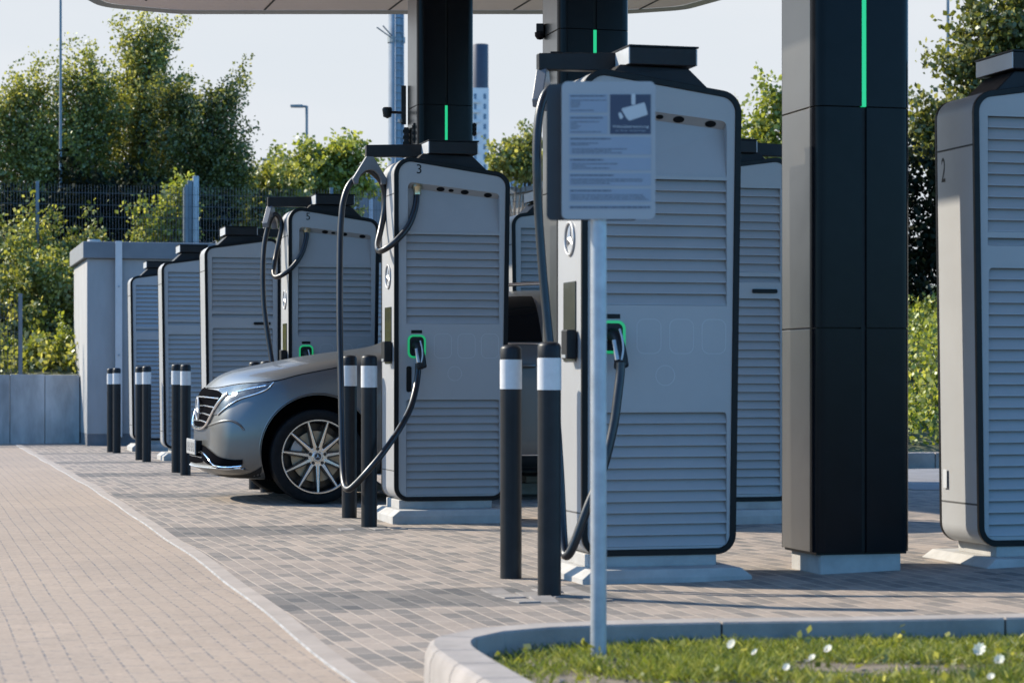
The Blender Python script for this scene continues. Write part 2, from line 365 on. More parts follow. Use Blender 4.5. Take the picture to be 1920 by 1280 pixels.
# ------------------------------------------------------------------ foliage
def leaves(name, centers, per, spread, size, m, parent=None, droop=0.0, up=0.3, flat=0.0):
    """many small leaf-shaped quads grouped in sprays round the given centres"""
    C=np.asarray(centers,float); n=len(C)*per
    base=np.repeat(C,per,axis=0)
    ax=RNG.normal(size=(len(C),3)); ax[:,2]=np.abs(ax[:,2])*0.8+up-droop; ax/=np.linalg.norm(ax,axis=1,keepdims=True)
    axr=np.repeat(ax,per,axis=0)
    tt=RNG.uniform(-1,1,(n,1))
    pos=base+axr*tt*spread*1.25+RNG.normal(size=(n,3))*spread*0.36
    d=RNG.normal(size=(n,3))+axr*0.7; d[:,2]-=droop*1.2; d/=np.linalg.norm(d,axis=1,keepdims=True)
    w=np.cross(d,RNG.normal(size=(n,3))); 
    if flat: w[:,2]*=(1-flat)
    w/=np.linalg.norm(w,axis=1,keepdims=True)
    L=size*RNG.uniform(0.6,1.35,(n,1)); W=L*RNG.uniform(0.3,0.45,(n,1))
    v=np.empty((n,4,3)); v[:,0]=pos; v[:,1]=pos+d*L*0.5+w*W; v[:,2]=pos+d*L; v[:,3]=pos+d*L*0.5-w*W
    me=bpy.data.meshes.new(name); me.vertices.add(n*4); me.vertices.foreach_set('co',v.reshape(-1))
    me.loops.add(n*4); me.loops.foreach_set('vertex_index',np.arange(n*4,dtype=np.int32))
    me.polygons.add(n); me.polygons.foreach_set('loop_start',np.arange(0,n*4,4,dtype=np.int32)); 
    me.update(calc_edges=True); me.materials.append(m)
    return link(name,me,parent)
DENS=0.34
SHOOTS=9
def blob_pts(blobs, dens, shell=0.45):
    """blobs: (centre, (rx,ry,rz)); returns spray centres, more of them near the outside"""
    out=[]
    for c,(rx,ry,rz) in blobs:
        n=max(8,int(dens*DENS*(rx*ry*rz)**(2/3)*4))
        d=RNG.normal(size=(n,3)); d/=np.linalg.norm(d,axis=1,keepdims=True)
        r=RNG.uniform(shell**2,1.0,(n,1))**0.5 * RNG.uniform(0.80,1.32,(n,1))
        out.append(np.array(c)+d*r*np.array([rx,ry,rz]))
    return np.concatenate(out)
def blob(px,py,rx,ry,D,depth=None):
    s=F/D; c=P(px,py,D); r=rx/s; return (tuple(c),(r,depth or r*0.9,ry/s))
def tree(label, cat, base, blobs, m, dens, per=26, spread=0.3, size=0.1, group=None, trunk=0.11, droop=0.0, stems=1, name='tree', shell=0.45):
    root=empty(name,base); tag(root,label,cat,group)
    b=MB(); base=Vector((0,0,0)); rl=Vector(root.location)
    cs=[Vector(c)-rl for c,_ in blobs]
    top=max(cs,key=lambda c:c.z); mid=Vector((top.x*0.35,top.y*0.35,top.z*0.45))
    for k in range(stems):
        off=Vector((random.uniform(-.5,.5),random.uniform(-.3,.3),0))*(0 if stems==1 else 1)
        b.tube(catmull([off+Vector((0,0,-.3)),off+mid*0.5+Vector((.06,0,0)),mid+off*0.4,top],6),[trunk*(1-0.85*i/18) for i in range(19)],8)
    for (c,r),cl in zip(blobs,cs):
        for k in range(3):
            e=cl+Vector((random.uniform(-.8,.8)*r[0],random.uniform(-.6,.6)*r[1],random.uniform(.2,.95)*r[2]))
            st=mid*random.uniform(0.5,1.0); mm=st.lerp(e,0.5)+Vector((random.uniform(-.15,.15),0,random.uniform(-.05,.2)))
            b.tube(catmull([st,mm,e],5),[trunk*0.42*(1-0.9*i/10) for i in range(11)],5)
    b.build('trunk',M['bark'],root,smooth=60)
    pts=blob_pts(blobs,dens,shell)-np.array(rl)
    sh=[]
    for (c,r) in blobs:
        for k in range(int(SHOOTS*(r[0]*r[1]*r[2])**(2/3))+3):
            d=Vector((random.gauss(0,1),random.gauss(0,.6),random.gauss(0.5,.8))).normalized(); p0=Vector((c[0]+d.x*r[0]*0.85,c[1]+d.y*r[1]*0.85,c[2]+d.z*r[2]*0.85))-rl
            dd=(d*0.7+Vector((random.gauss(0,.3),random.gauss(0,.3),0.75-droop*1.6))).normalized(); ln=random.uniform(0.28,0.75)*(spread/0.22)
            for q in range(5): sh.append(p0+dd*ln*q/4+Vector((random.gauss(0,.03),random.gauss(0,.03),0)))
    pts=np.concatenate([pts,np.array([tuple(p) for p in sh for _ in (0,)])]) if False else pts
    C2=np.array([tuple(p) for p in sh])
    pts=np.concatenate([pts,C2[RNG.permutation(len(C2))]])
    leaves('crown',pts,per,spread,size,m,root,droop)
    return root
def on_bank(px,D,fn=None):
    p=P(px,713,D); return (p.x,p.y,(fn or lbank)(p.x,p.y))
D1=45.0
LS=0.067
tree('broad loose green tree at the far left, behind the thin lamp pole','tree',on_bank(70,D1),
     [blob(0,260,65,60,D1),blob(80,245,60,60,D1),blob(150,270,55,65,D1),blob(30,340,90,65,D1),blob(140,360,80,70,D1),blob(60,420,95,50,D1),blob(-80,290,80,90,D1),blob(120,180,22,32,D1),blob(172,150,24,32,D1),blob(60,195,26,28,D1),blob(110,310,80,60,D1),blob(195,235,36,45,D1),blob(15,215,30,32,D1),blob(160,205,28,30,D1)],
     M['leaf_mid'],150,44,0.22,LS,'trees behind the wire fence',0.12,stems=3)
tree('tallest bushy tree behind the fence, its top just under the canopy edge','tree',on_bank(255,D1+1),
     [blob(265,118,38,36,D1+1),blob(240,92,16,24,D1+1),blob(303,88,16,24,D1+1),blob(262,165,50,50,D1+1),blob(300,190,35,45,D1+1),blob(232,225,48,55,D1+1),blob(290,260,55,60,D1+1),blob(235,310,70,60,D1+1),blob(255,380,95,65,D1+1),blob(205,390,70,50,D1+1)],
     M['leaf_mid'],150,44,0.2,LS,'trees behind the wire fence',0.12,stems=3)
tree('dark leafy tree behind the two tall fence posts','tree',on_bank(385,D1),
     [blob(408,195,32,34,D1),blob(335,215,34,42,D1),blob(340,290,50,55,D1),blob(362,225,34,45,D1),blob(425,240,28,42,D1),blob(372,290,60,55,D1),blob(425,310,38,42,D1),blob(445,345,28,24,D1),blob(335,380,65,50,D1),blob(400,370,60,40,D1)],
     M['leaf_dark'],160,44,0.2,LS,'trees behind the wire fence',0.12,stems=2)
D2=52.0
tree('small lime green tree with drooping leaves right under the arm street lamp','tree',on_bank(600,D2),
     [blob(590,330,52,42,D2),blob(555,345,35,38,D2),blob(602,297,34,28,D2),blob(640,308,24,32,D2),blob(650,320,18,30,D2),blob(620,350,50,40,D2),blob(560,375,45,30,D2)],
     M['leaf_lime'],140,30,0.2,0.115,None,0.09,droop=0.5)
def bush(label, base, blobs, m, dens, per=24, spread=0.16, size=0.08, group=None, name='bush'):
    return tree(label,'bush',base,blobs,m,dens,per,spread,size,group,0.03,stems=3,name=name,shell=0.3)
bush('dark hedge thicket in the shade below the tall trees',on_bank(200,43.2),[blob(200,410,120,55,43.2),blob(90,420,90,50,43.2),blob(280,430,70,40,43.2),blob(330,440,70,35,43.2)],M['leaf_shaded'],180,26,0.22,0.11)
bush('bright green bush below the two tall fence posts',on_bank(325,41.2),[blob(330,400,32,40,41.2),blob(318,430,42,30,41.2),blob(345,360,18,22,41.2),blob(300,440,25,25,41.2)],M['leaf_lime'],170)
bush('olive green hedge behind the arm of station 5',on_bank(450,47),[blob(430,385,55,45,47),blob(490,370,50,42,47),blob(540,395,45,35,47),blob(400,415,50,40,47),blob(470,420,70,40,47)],M['leaf_mid'],170,24,0.2,0.1)
bush('yellow green bush on the wall top against the grey building',(P(115,713,35.2).x,P(115,713,35.2).y,1.0),[blob(105,675,38,30,35.2),blob(130,660,28,26,35.2),blob(70,685,25,22,35.2),blob(140,688,22,16,35.2)],M['leaf_lime'],230,24,0.11,0.065)
bush('small yellow green bush at the left end of the wall top',(P(8,713,35.2).x,P(8,713,35.2).y,1.0),[blob(8,678,26,24,35.2),blob(-20,680,26,28,35.2)],M['leaf_lime'],230,24,0.11,0.065)
bush('wide leafy bush in the middle of the bank behind the wall fence',on_bank(90,37),[blob(60,520,75,40,37),blob(130,540,60,45,37),blob(20,560,60,40,37),blob(100,590,80,35,37),blob(170,560,50,60,37),blob(40,620,70,35,37)],M['leaf_mid'],170,24,0.15,0.075)
bush('grassy olive shrub high on the bank under the fence',on_bank(70,39),[blob(40,470,70,40,39),blob(120,480,60,35,39),blob(180,500,60,50,39),blob(-30,480,50,50,39)],M['leaf_mid'],150,24,0.18,0.08)
D3=38.0
tree('big broad tree at the right edge rising over station 2','tree',on_bank(1870,D3,rbank),
     [blob(1875,60,75,70,D3),blob(1835,110,50,50,D3),blob(1900,150,80,70,D3),blob(1835,210,65,55,D3),blob(1780,235,45,45,D3),blob(1735,270,40,42,D3),blob(1790,300,70,40,D3),blob(1890,260,80,70,D3),blob(1960,100,80,110,D3)],
     M['leaf_dark'],170,26,0.2,0.1,None,0.16,stems=2)
tree('young tree with sparse top between station 1 and the front column','tree',on_bank(1455,42,rbank),
     [blob(1455,235,30,32,42),blob(1430,262,24,22,42),blob(1475,215,26,30,42),blob(1445,285,48,24,42)],M['leaf_lime'],120,22,0.2,0.1,None,0.07)
D5=70.0
tree('distant round tree beside the slender white tower','tree',tuple(P(960,700,D5)),
     [blob(965,292,24,16,D5),blob(990,278,18,14,D5),blob(985,310,40,22,D5),blob(945,318,30,18,D5),blob(1010,320,40,26,D5)],M['leaf_mid'],110,22,0.18,0.14,None,0.12)
bush('very dark hedge in shade behind the front column',on_bank(1730,31.5,rbank),[blob(1725,420,60,100,31.5),blob(1790,430,60,100,31.5),blob(1720,520,60,50,31.5),blob(1660,430,50,100,31.5)],M['leaf_shaded'],150,26,0.2,0.09,name='hedge')
# ground cover on the slopes
gc=[]
for i in range(2600):
    u=random.uniform(8.4,14); v=random.uniform(22.8,29.5); gc.append((u,v,rbank(u,v)+random.uniform(0.0,0.22)))
tag(leaves('ground_cover',gc,16,0.12,0.06,M['leaf_lime'],up=0.6),None,None,None,'stuff')
gc=[]
for i in range(1500):
    u=random.uniform(-3,4.2); v=random.uniform(34.8,42); gc.append((u,v,lbank(u,v)+random.uniform(0.0,0.3)))
tag(leaves('undergrowth',gc,16,0.16,0.09,M['leaf_mid'],up=0.8),None,None,None,'stuff')
# ------------------------------------------------------------------ concrete wall, building, fences
wr=empty('retaining_wall',(0.5,34.5,0)); tag(wr,'low grey concrete retaining wall left of the building','wall')
wb=MB()
for i in range(16):
    x0=-6.0+0.5*i-0.02; 
    if x0+0.5>1.985: continue
    wb.box(x0+0.004,x0+0.496,-0.09,0.09,-0.05,1.0+0.004*((i*7)%3))
wb.build('wall_panel',M['concrete2'],wr,bevel=0.006)
bl=empty('substation_building',(2.49,33.15,0)); tag(bl,'pale flat roofed concrete substation building at the end of the row','building')
MB().box(0,2.35,0,2.6,0.16,2.64).build('wall',M['render'],bl,bevel=0.01)
MB().box(0.003,2.347,0.003,2.597,-0.05,0.16).build('base',M['plinthdark'],bl)
MB().box(-0.06,2.41,-0.06,2.66,2.642,2.88).build('roof',M['cap'],bl,bevel=0.012)
st_=MB().box(0.39,0.485,-0.078,-0.062,0.12,2.89).build('conductor_strip',M['strip'],bl)
b=MB()
for z in (0.6,1.28,2.25): MB().lathe([(0.0,-0.012),(0.014,-0.010),(0.016,0.0)],10,'y',(0.4375,-0.079,z)).build('bolt',M['galv'],st_)
MB().lathe([(0.0,0.05),(0.09,0.045),(0.10,0.0)],16,'z',(0.12,0.3,2.88)).build('vent_cap',M['cream'],bl)
def fence(name,label,u0,n,v,z0,z1,group=None):
    r=empty(name,(u0,v,z0)); tag(r,label,'fence',group)
    h=z1-z0
    for i in range(n+1):
        MB().box(2.5*i-0.03,2.5*i+0.03,-0.02,0.02,-0.3,h+0.04).build('post',M['fencepost'],r)
    for i in range(n):
        b=MB(); a=2.5*i+0.03; w=2.44
        for k in range(49): x=a+w*k/48; b.box(x-0.003,x+0.003,-0.026,-0.020,0.02,h)
        for k in range(int(h/0.2)+1):
            z=0.03+0.2*k; b.box(a,a+w,-0.033,-0.0262,z-0.0035,z+0.0035)
        b.build('mesh_panel',M['fence'],r)
    return r
uu=Pv(38,713,34.58).x
fence('wire_fence','wire mesh fence standing along the top of the concrete wall',uu-5.0,2,34.58,1.0,2.15)
uu=Pv(70,713,39.6).x
fence('wire_fence','tall wire mesh fence on the bank above the building roof',uu-2.5,5,39.6,2.45,4.22)
for i,(px,w,z1,m_,lb) in enumerate(((347,0.06,4.3,'fencepost','slim dark square post left of the two tall posts'),(356,0.085,4.42,'fencepost','tall dark square post behind the building roof'),(367,0.10,4.5,'galv','tall pale lit square post behind the building roof'))):
    p=P(px,700,40.6)
    b=MB().box(-w/2,w/2,-0.05,0.05,-0.3,z1-2.3); o=b.build('gate_post',M[m_],None,bevel=0.004); o.location=(p.x,p.y,2.3); tag(o,lb,'post','gate posts behind the building')
# ------------------------------------------------------------------ far buildings, tower, mast, lamps
D=85.0
r0=empty('warehouse',P(790,713,D)); r0.location.z=0; r0.rotation_euler.z=-TH; tag(r0,'distant blue grey warehouse seen through the cable loop of station 3','building')
s=F/D
def X(px): return (px-790)/s
def Z(py): return CH+(YH-py)/s
MB().box(X(632),X(1030),0,12,0,Z(352)).build('wall',M['shed'],r0)
MB().box(X(630),X(1032),-0.3,12.3,Z(352)+0.003,Z(327)).build('roof',M['shedroof'],r0)
b=MB().hexa([(X(640),-6,0),(X(760),-6,0),(X(760),-0.4,0),(X(640),-0.4,0)],[(X(640),-6,Z(382)),(X(760),-6,Z(362)),(X(760),-0.4,Z(362)),(X(640),-0.4,Z(382))]); b.build('annexe',M['sheddark'],r0)
b=MB()
for k in range(5): b.box(X(640)+0.3+k*0.55,X(640)+0.42+k*0.55,-6.06,-6.003,0,Z(392))
b.build('facade_rib',M['shed'],r0)
r1=empty('cream_building',P(985,713,70)); r1.location.z=0; r1.rotation_euler.z=math.radians(-55); tag(r1,'cream walled building with sloping roof behind station 6','building')
MB().hexa([(-1.2,0,0),(4,0,0),(4,6,0),(-1.2,6,0)],[(-1.2,0,6.5),(4,0,6.9),(4,6,6.9),(-1.2,6,6.5)]).build('wall',M['cream'],r1)
MB().hexa([(-1.4,-0.15,6.505),(4.1,-0.15,6.905),(4.1,6.1,6.905),(-1.4,6.1,6.505)],[(-1.4,-0.15,6.65),(4.1,-0.15,7.05),(4.1,6.1,7.05),(-1.4,6.1,6.65)]).build('roof',M['cap'],r1)
# slender tower
D=760.0; s=F/D
t=empty('slender_tower',P(900,713,D)); t.location.z=0; t.rotation_euler.z=-TH; tag(t,'far slender white tower with rows of windows and a dark cap','tower')
def X(px): return (px-900)/s
MB().box(X(885),X(916.5),0,5.0,-1,Z(165)).build('shaft',M['towerwhite'],t)
MB().lathe([(0,Z(82)),(2.55,Z(82)),(2.6,Z(83)),(2.6,Z(165)+0.01),(0,Z(165)+0.01)],24,'z',(X(900.7),2.5,0)).build('cap',M['towerblack'],t,smooth=30)
for k in range(14):
    py=181+k*18.9
    for px in (891,909):
        MB().box(X(px)-0.45,X(px)+0.45,-0.08,-0.003,Z(py+5),Z(py-5)).build('window',M['towerglass'],t)
for k in range(14):
    py=190.5+k*18.9
    MB().box(X(886),X(899),-0.7,-0.003,Z(py+2.5),Z(py-2.5)).build('balcony',M['white'],t)
# telecom mast
D=62.0; s=F/D
t=empty('telecom_mast',P(743,713,D)); t.location.z=0; tag(t,'thick grey steel mast behind the rear column','mast')
MB().lathe([(0.23,0),(0.215,8),(0.20,16),(0.0,16)],24).build('pole',M['mast'],t,smooth=40)
b=MB()
for k in range(70): b.box(-0.10,0.10,-0.25,-0.215,1.0+k*0.2,1.03+k*0.2)
b.box(-0.115,-0.10,-0.25,-0.21,0.9,15.2); b.box(0.10,0.115,-0.25,-0.21,0.9,15.2); b.build('ladder',M['mast'],t); t.rotation_euler.z=-TH+0.4
b=MB(); 
for dx,dz in ((0,0),(0.18,0.05)): b.tube([(-0.15,-0.1,10.05+dz),(-0.62+dx,-0.15,10.32+dz)],0.018,6)
b.lathe([(0.24,9.95),(0.24,10.1)],16); b.build('antenna',M['pole'],t)
def pole(label,px,D,py_top,r,armpx=None,group='lamp poles behind the site'):
    p=P(px,713,D); h=P(px,py_top,D).z; t=empty('street_lamp',(p.x,p.y,0),-TH); tag(t,label,'street lamp',group)
    MB().tube([(0,0,0),(0,0,h*0.5),(0,0,h)],[r*1.25,r*1.0,r*0.8],10).build('pole',M['pole'],t,smooth=50)
    s=F/D; dx=(armpx-px)/s if armpx else -1.0
    MB().tube([(0,0,h-0.02),(dx*0.5,0,h),],r*0.7,8).build('arm',M['pole'],t,smooth=50)
    MB().hexa([(dx,-0.12,h-0.04),(dx*0.25,-0.10,h-0.05),(dx*0.25,0.10,h-0.05),(dx,0.12,h-0.04)],[(dx,-0.12,h+0.03),(dx*0.25,-0.10,h+0.04),(dx*0.25,0.10,h+0.04),(dx,0.12,h+0.03)]).build('lamp_head',M['pole'],t,bevel=0.01)
pole('slim street lamp with flat arm above the lime green tree',575,72,199,0.055,545)
pole('thin tall lamp pole in front of the far left trees',113.5,43.2,-120,0.028,60)
pole('thin lamp pole rising from the trees over station 2',1777,55,-90,0.045,1730)
D=150.0; p=P(503,713,D); t=empty('utility_pole',(p.x,p.y,0),-TH); tag(t,'tiny distant pole with a crossbar left of the lime green tree','pole'); h=P(503,294,D).z
MB().tube([(0,0,0),(0,0,h)],0.10,8).build('pole',M['pole'],t); MB().box(-0.4,0.4,-0.06,0.06,h-0.25,h-0.1).build('crossbar',M['pole'],t)
# ------------------------------------------------------------------ canopy and columns
cpts=[(1.58,4.5),(1.58,23.0),(1.9,23.8),(2.75,24.05),(7.2,22.88),(7.75,22.45),(7.95,21.5),(7.95,4.5)]
cpts=rpoly(cpts,[0.8,0.6,0.5,0.5,0.8,0.5,0.5,0.8],6)
cn=empty('canopy',(4.9,14.5,4.70)); tag(cn,'flat charging park canopy roof with rounded corners above the columns','canopy')
def canopy_layer(name,z0,z1,ins,m,bevel=0):
    b=MB(); q=inset(cpts,ins); n=len(q)
    b.add([(x-4.9,y-14.5,z0) for x,y in q]+[(x-4.9,y-14.5,z1) for x,y in q],[tuple(range(n))[::-1],tuple(range(n,2*n))]+[(i,(i+1)%n,n+(i+1)%n,n+i) for i in range(n)])
    return b.build(name,m,cn,smooth=40,bevel=bevel)
sf=canopy_layer('soffit',0.03,0.06,0.12,M['soffit'])
canopy_layer('roof',0.062,0.34,0.06,M['soffit_edge'],0.02)
b=MB(); q0=cpts; q1=inset(cpts,0.12); n=len(cpts)
b.add([(x-4.9,y-14.5,0.05) for x,y in q0]+[(x-4.9,y-14.5,0.0) for x,y in inset(cpts,0.04)]+[(x-4.9,y-14.5,0.028) for x,y in q1],
      [(i,(i+1)%n,n+(i+1)%n,n+i) for i in range(n)]+[(n+i,n+(i+1)%n,2*n+(i+1)%n,2*n+i) for i in range(n)])
b.build('edge_trim',M['soffit_edge'],cn,smooth=50)
b=MB()
for k in range(5): u=2.34+1.24*k; b.box(u-4.9-0.010,u-4.9+0.010,-9.6,24.05-(u-2.75)*0.2624-0.16-14.5 if k else 8.9,0.024,0.0292)
for k in range(4): b.box(-2.9,2.8,-7.6+4.2*k-0.008,-7.6+4.2*k+0.008,0.0235,0.0288)
b.build('panel_joint',M['seam'],sf)
b=MB()
for k in range(5):
    for j in range(9): x=2.96+1.24*k-4.9; yy=8.35-0.30*k-2.05*j; b.box(x-0.05,x+0.05,yy-0.03,yy+0.03,0.020,0.0291)
b.build('downlight',M['seam'],sf)
def column(v0,label,uc=4.39):
    t=empty('canopy_column',(uc,v0+0.22,0.022 if v0<12 else 0)); tag(t,label,'column','canopy columns')
    a,bq=0.24,0.22
    MB().box(-0.205,0.205,-0.185,0.19,-0.03,0.115).build('footing',M['concrete'],t,bevel=0.02)
    joints=[0.10,1.14,2.165,3.225,4.28,4.72]
    # black front and back skins with rounded corners, silver side skins
    def ring(x0,x1,y0,y1,r): return rpoly([(x0,y0),(x1,y0),(x1,y1),(x0,y1)],r,6)
    for name,mm,foot in (('front_cladding',M['gloss'],[(-0.205,-bq),(0.24,-bq),(0.24,bq),(-0.205,bq)]),):
        pass
    front=rpoly([(-a,-bq),(a,-bq),(a,-0.06),(-a,-0.06)],[0.055,0.055,0,0],6)
    # shell: front polyline from left side to right side, split by a groove 24 mm wide at the centre
    b=MB()
    for z0,z1 in zip(joints[:-1],joints[1:]):
        for half in (-1,1):
            ol=[p for p in front if p[0]*half>=0.012]
            pts=[(half*0.012,-bq)]+sorted([p for p in ol if p[1]<-0.061],key=lambda p:(p[0]*half, p[1]))
            pts=pts+[(half*a,-bq+0.075)]
            inn=[(half*0.012,-bq+0.03),(half*(a-0.02),-bq+0.075)]
            ring_=pts+[inn[1],inn[0]]; n=len(ring_)
            b.add([(x,y,z0+0.003) for x,y in ring_]+[(x,y,z1-0.003) for x,y in ring_],
                  [tuple(range(n)),tuple(range(n,2*n))]+[(i,(i+1)%n,n+(i+1)%n,n+i) for i in range(n)])
    b.build('front_cladding',M['gloss'],t,smooth=30)
    MB().box(-0.0115,0.0115,-bq+0.012,-bq+0.029,0.105,2.163).build('groove',M['rim'],t)
    MB().box(-0.0112,0.0112,-bq+0.004,-bq+0.024,2.167,3.222).build('light_strip',M['green'],t)
    MB().box(-0.0115,0.0115,-bq+0.012,-bq+0.029,3.227,4.70).build('groove',M['rim'],t)
    for sx in (-1,1):
        b=MB()
        for z0,z1 in zip(joints[:-1],joints[1:]):
            x0,x1=sorted((sx*(a-0.012),sx*(a-0.0005))); b.box(x0,x1,-bq+0.0765,bq-0.012,z0+0.003,z1-0.003)
        b.build('side_cladding',M['silver'],t,bevel=0.002)
    b=MB().box(-a+0.004,a-0.004,bq-0.0105,bq+0.0,0.10,4.7); b.build('back_cladding',M['gloss'],t)
    MB().box(-a+0.014,a-0.014,-bq+0.032,bq-0.013,0.09,4.72).build('core',M['rim'],t)
    return t
column(9.97,'black and silver canopy column in front, right of station 1',4.305)
column(14.58,'middle canopy column with green light strip, above the notice sign')
column(18.90,'rear canopy column with green light strip behind station 3')
def camera_unit(label,p,group=None,dome=False):
    t=empty('security_camera',p,-TH); tag(t,label,'camera',group); return t
p=Pv(757,205,19.36); t=camera_unit('black security camera on short arm at the silver side of the rear column',p)
MB().box(-0.02,0.02,-0.02,0.02,-0.13,0.20).build('mounting_tube',M['black'],t,bevel=0.004)
MB().tube([(-0.02,0,-0.03),(-0.12,0,-0.025)],0.012,8).build('arm',M['black'],t)
MB().lathe([(0,-0.06),(0.035,-0.045),(0.04,-0.01),(0.045,0.02),(0.035,0.035),(0,0.035)],14,'z',(-0.14,0,-0.02)).build('camera_head',M['black'],t,smooth=50)
MB().lathe([(0,-0.02),(0.02,-0.012),(0.02,0.012),(0,0.012)],10,'z',(-0.03,-0.02,-0.10)).build('knob',M['galv'],t,smooth=50)
def bracket(label,px,py,v,w,h):
    p=Pv(px,py,v); t=empty('cable_bracket',p,-TH); tag(t,label,'bracket')
    MB().box(-w/2,w/2,-0.03,0.03,-h/2,h/2).build('body',M['black'],t,bevel=0.01)
    b=MB()
    for z in (-h*0.3,0,h*0.3): b.box(-w/2-0.006,w/2+0.006,-0.036,0.036,z-0.012,z+0.012)
    b.build('clamp',M['rim'],t)
bracket('small black bracket lower left on the silver side of the rear column',762,258,19.25,0.045,0.17)
bracket('small black bracket beside the black face of the rear column',779,250,19.06,0.042,0.17)
bracket('small black bracket at the right edge of the rear column',889.5,243,18.98,0.025,0.11)
p=Pv(1011,58,14.98); t=camera_unit('black dome camera on the silver side of the middle column',p)
MB().box(-0.02,0.03,-0.03,0.03,-0.01,0.045).build('mounting_box',M['black'],t,bevel=0.004)
MB().lathe([(0.036,0),(0.034,-0.025),(0.02,-0.045),(0,-0.05)],14,'z',(0.005,0,-0.012)).build('dome',M['gloss'],t,smooth=60)
bracket('black box on the silver side of the middle column',1016,133,14.95,0.04,0.16)
bracket('small black knob box above the arm of station 1',1041,106,14.62,0.05,0.05)
# ------------------------------------------------------------------ charging station
W,DP=0.77,0.43
OUT=[(0.0,0.14),(W-0.03,0.14),(W,2.27),(0.0,2.38)]
OUTR=rpoly(OUT,[0.09,0.09,0.10,0.11],8)
IN=inset(OUTR,0.026)
def roof_z(x): return 2.38+(2.27-2.38)*x/W
def louvre(name,x0,x1,z0,z1,n,yf,sg,parent,depth=0.026):
    b=MB(); p=(z1-z0)/n
    for i in range(n):
        zt=z1-i*p; zb=zt-p
        b.quad((x0,yf+sg*depth,zt),(x1,yf+sg*depth,zt),(x1,yf+sg*0.003,zb+p*0.12),(x0,yf+sg*0.003,zb+p*0.12))
        b.quad((x0,yf+sg*0.003,zb+p*0.12),(x1,yf+sg*0.003,zb+p*0.12),(x1,yf+sg*0.002,zb+0.0015),(x0,yf+sg*0.002,zb+0.0015))
        b.quad((x0,yf+sg*0.002,zb+0.0015),(x1,yf+sg*0.002,zb+0.0015),(x1,yf+sg*depth,zb),(x0,yf+sg*depth,zb))
    for x in (x0,x1): b.quad((x,yf+sg*0.002,z0),(x,yf+sg*depth,z0),(x,yf+sg*depth,z1),(x,yf+sg*0.002,z1))
    return b.build(name,M['paint'],parent)
def rect(x0,x1,z0,z1,r=0.0,n=4):
    q=[(x0,z0),(x1,z0),(x1,z1),(x0,z1)]
    return rpoly(q,r,n) if r else q
def rbox(name,x0,x1,z0,z1,r,y,th,m,parent,n=6):
    return plate(name,rect(x0,x1,z0,z1,r,n),[],th,m,parent,y)
def star(b,c,R,ax,th):
    """three pointed star in a ring; ax: function(a,b,h)->offset"""
    pts=[]
    for k in range(48):
        a=2*PI*k/48; pts.append(Vector(c)+ax(R*math.cos(a),R*math.sin(a),0))
    pts.append(pts[0]); pts.append(pts[1]); b.tube(pts,R*0.09,8,cap=False)
    for k in range(3):
        a=PI/2+2*PI*k/3; tip=(R*0.95*math.cos(a),R*0.95*math.sin(a))
        l=(R*0.2*math.cos(a+PI/3),R*0.2*math.sin(a+PI/3)); r=(R*0.2*math.cos(a-PI/3),R*0.2*math.sin(a-PI/3))
        o=Vector(c)
        v=[o+ax(0,0,th),o+ax(*l,0),o+ax(*tip,0),o+ax(*r,0)]
        b.add(v,[(0,1,2),(0,2,3)])
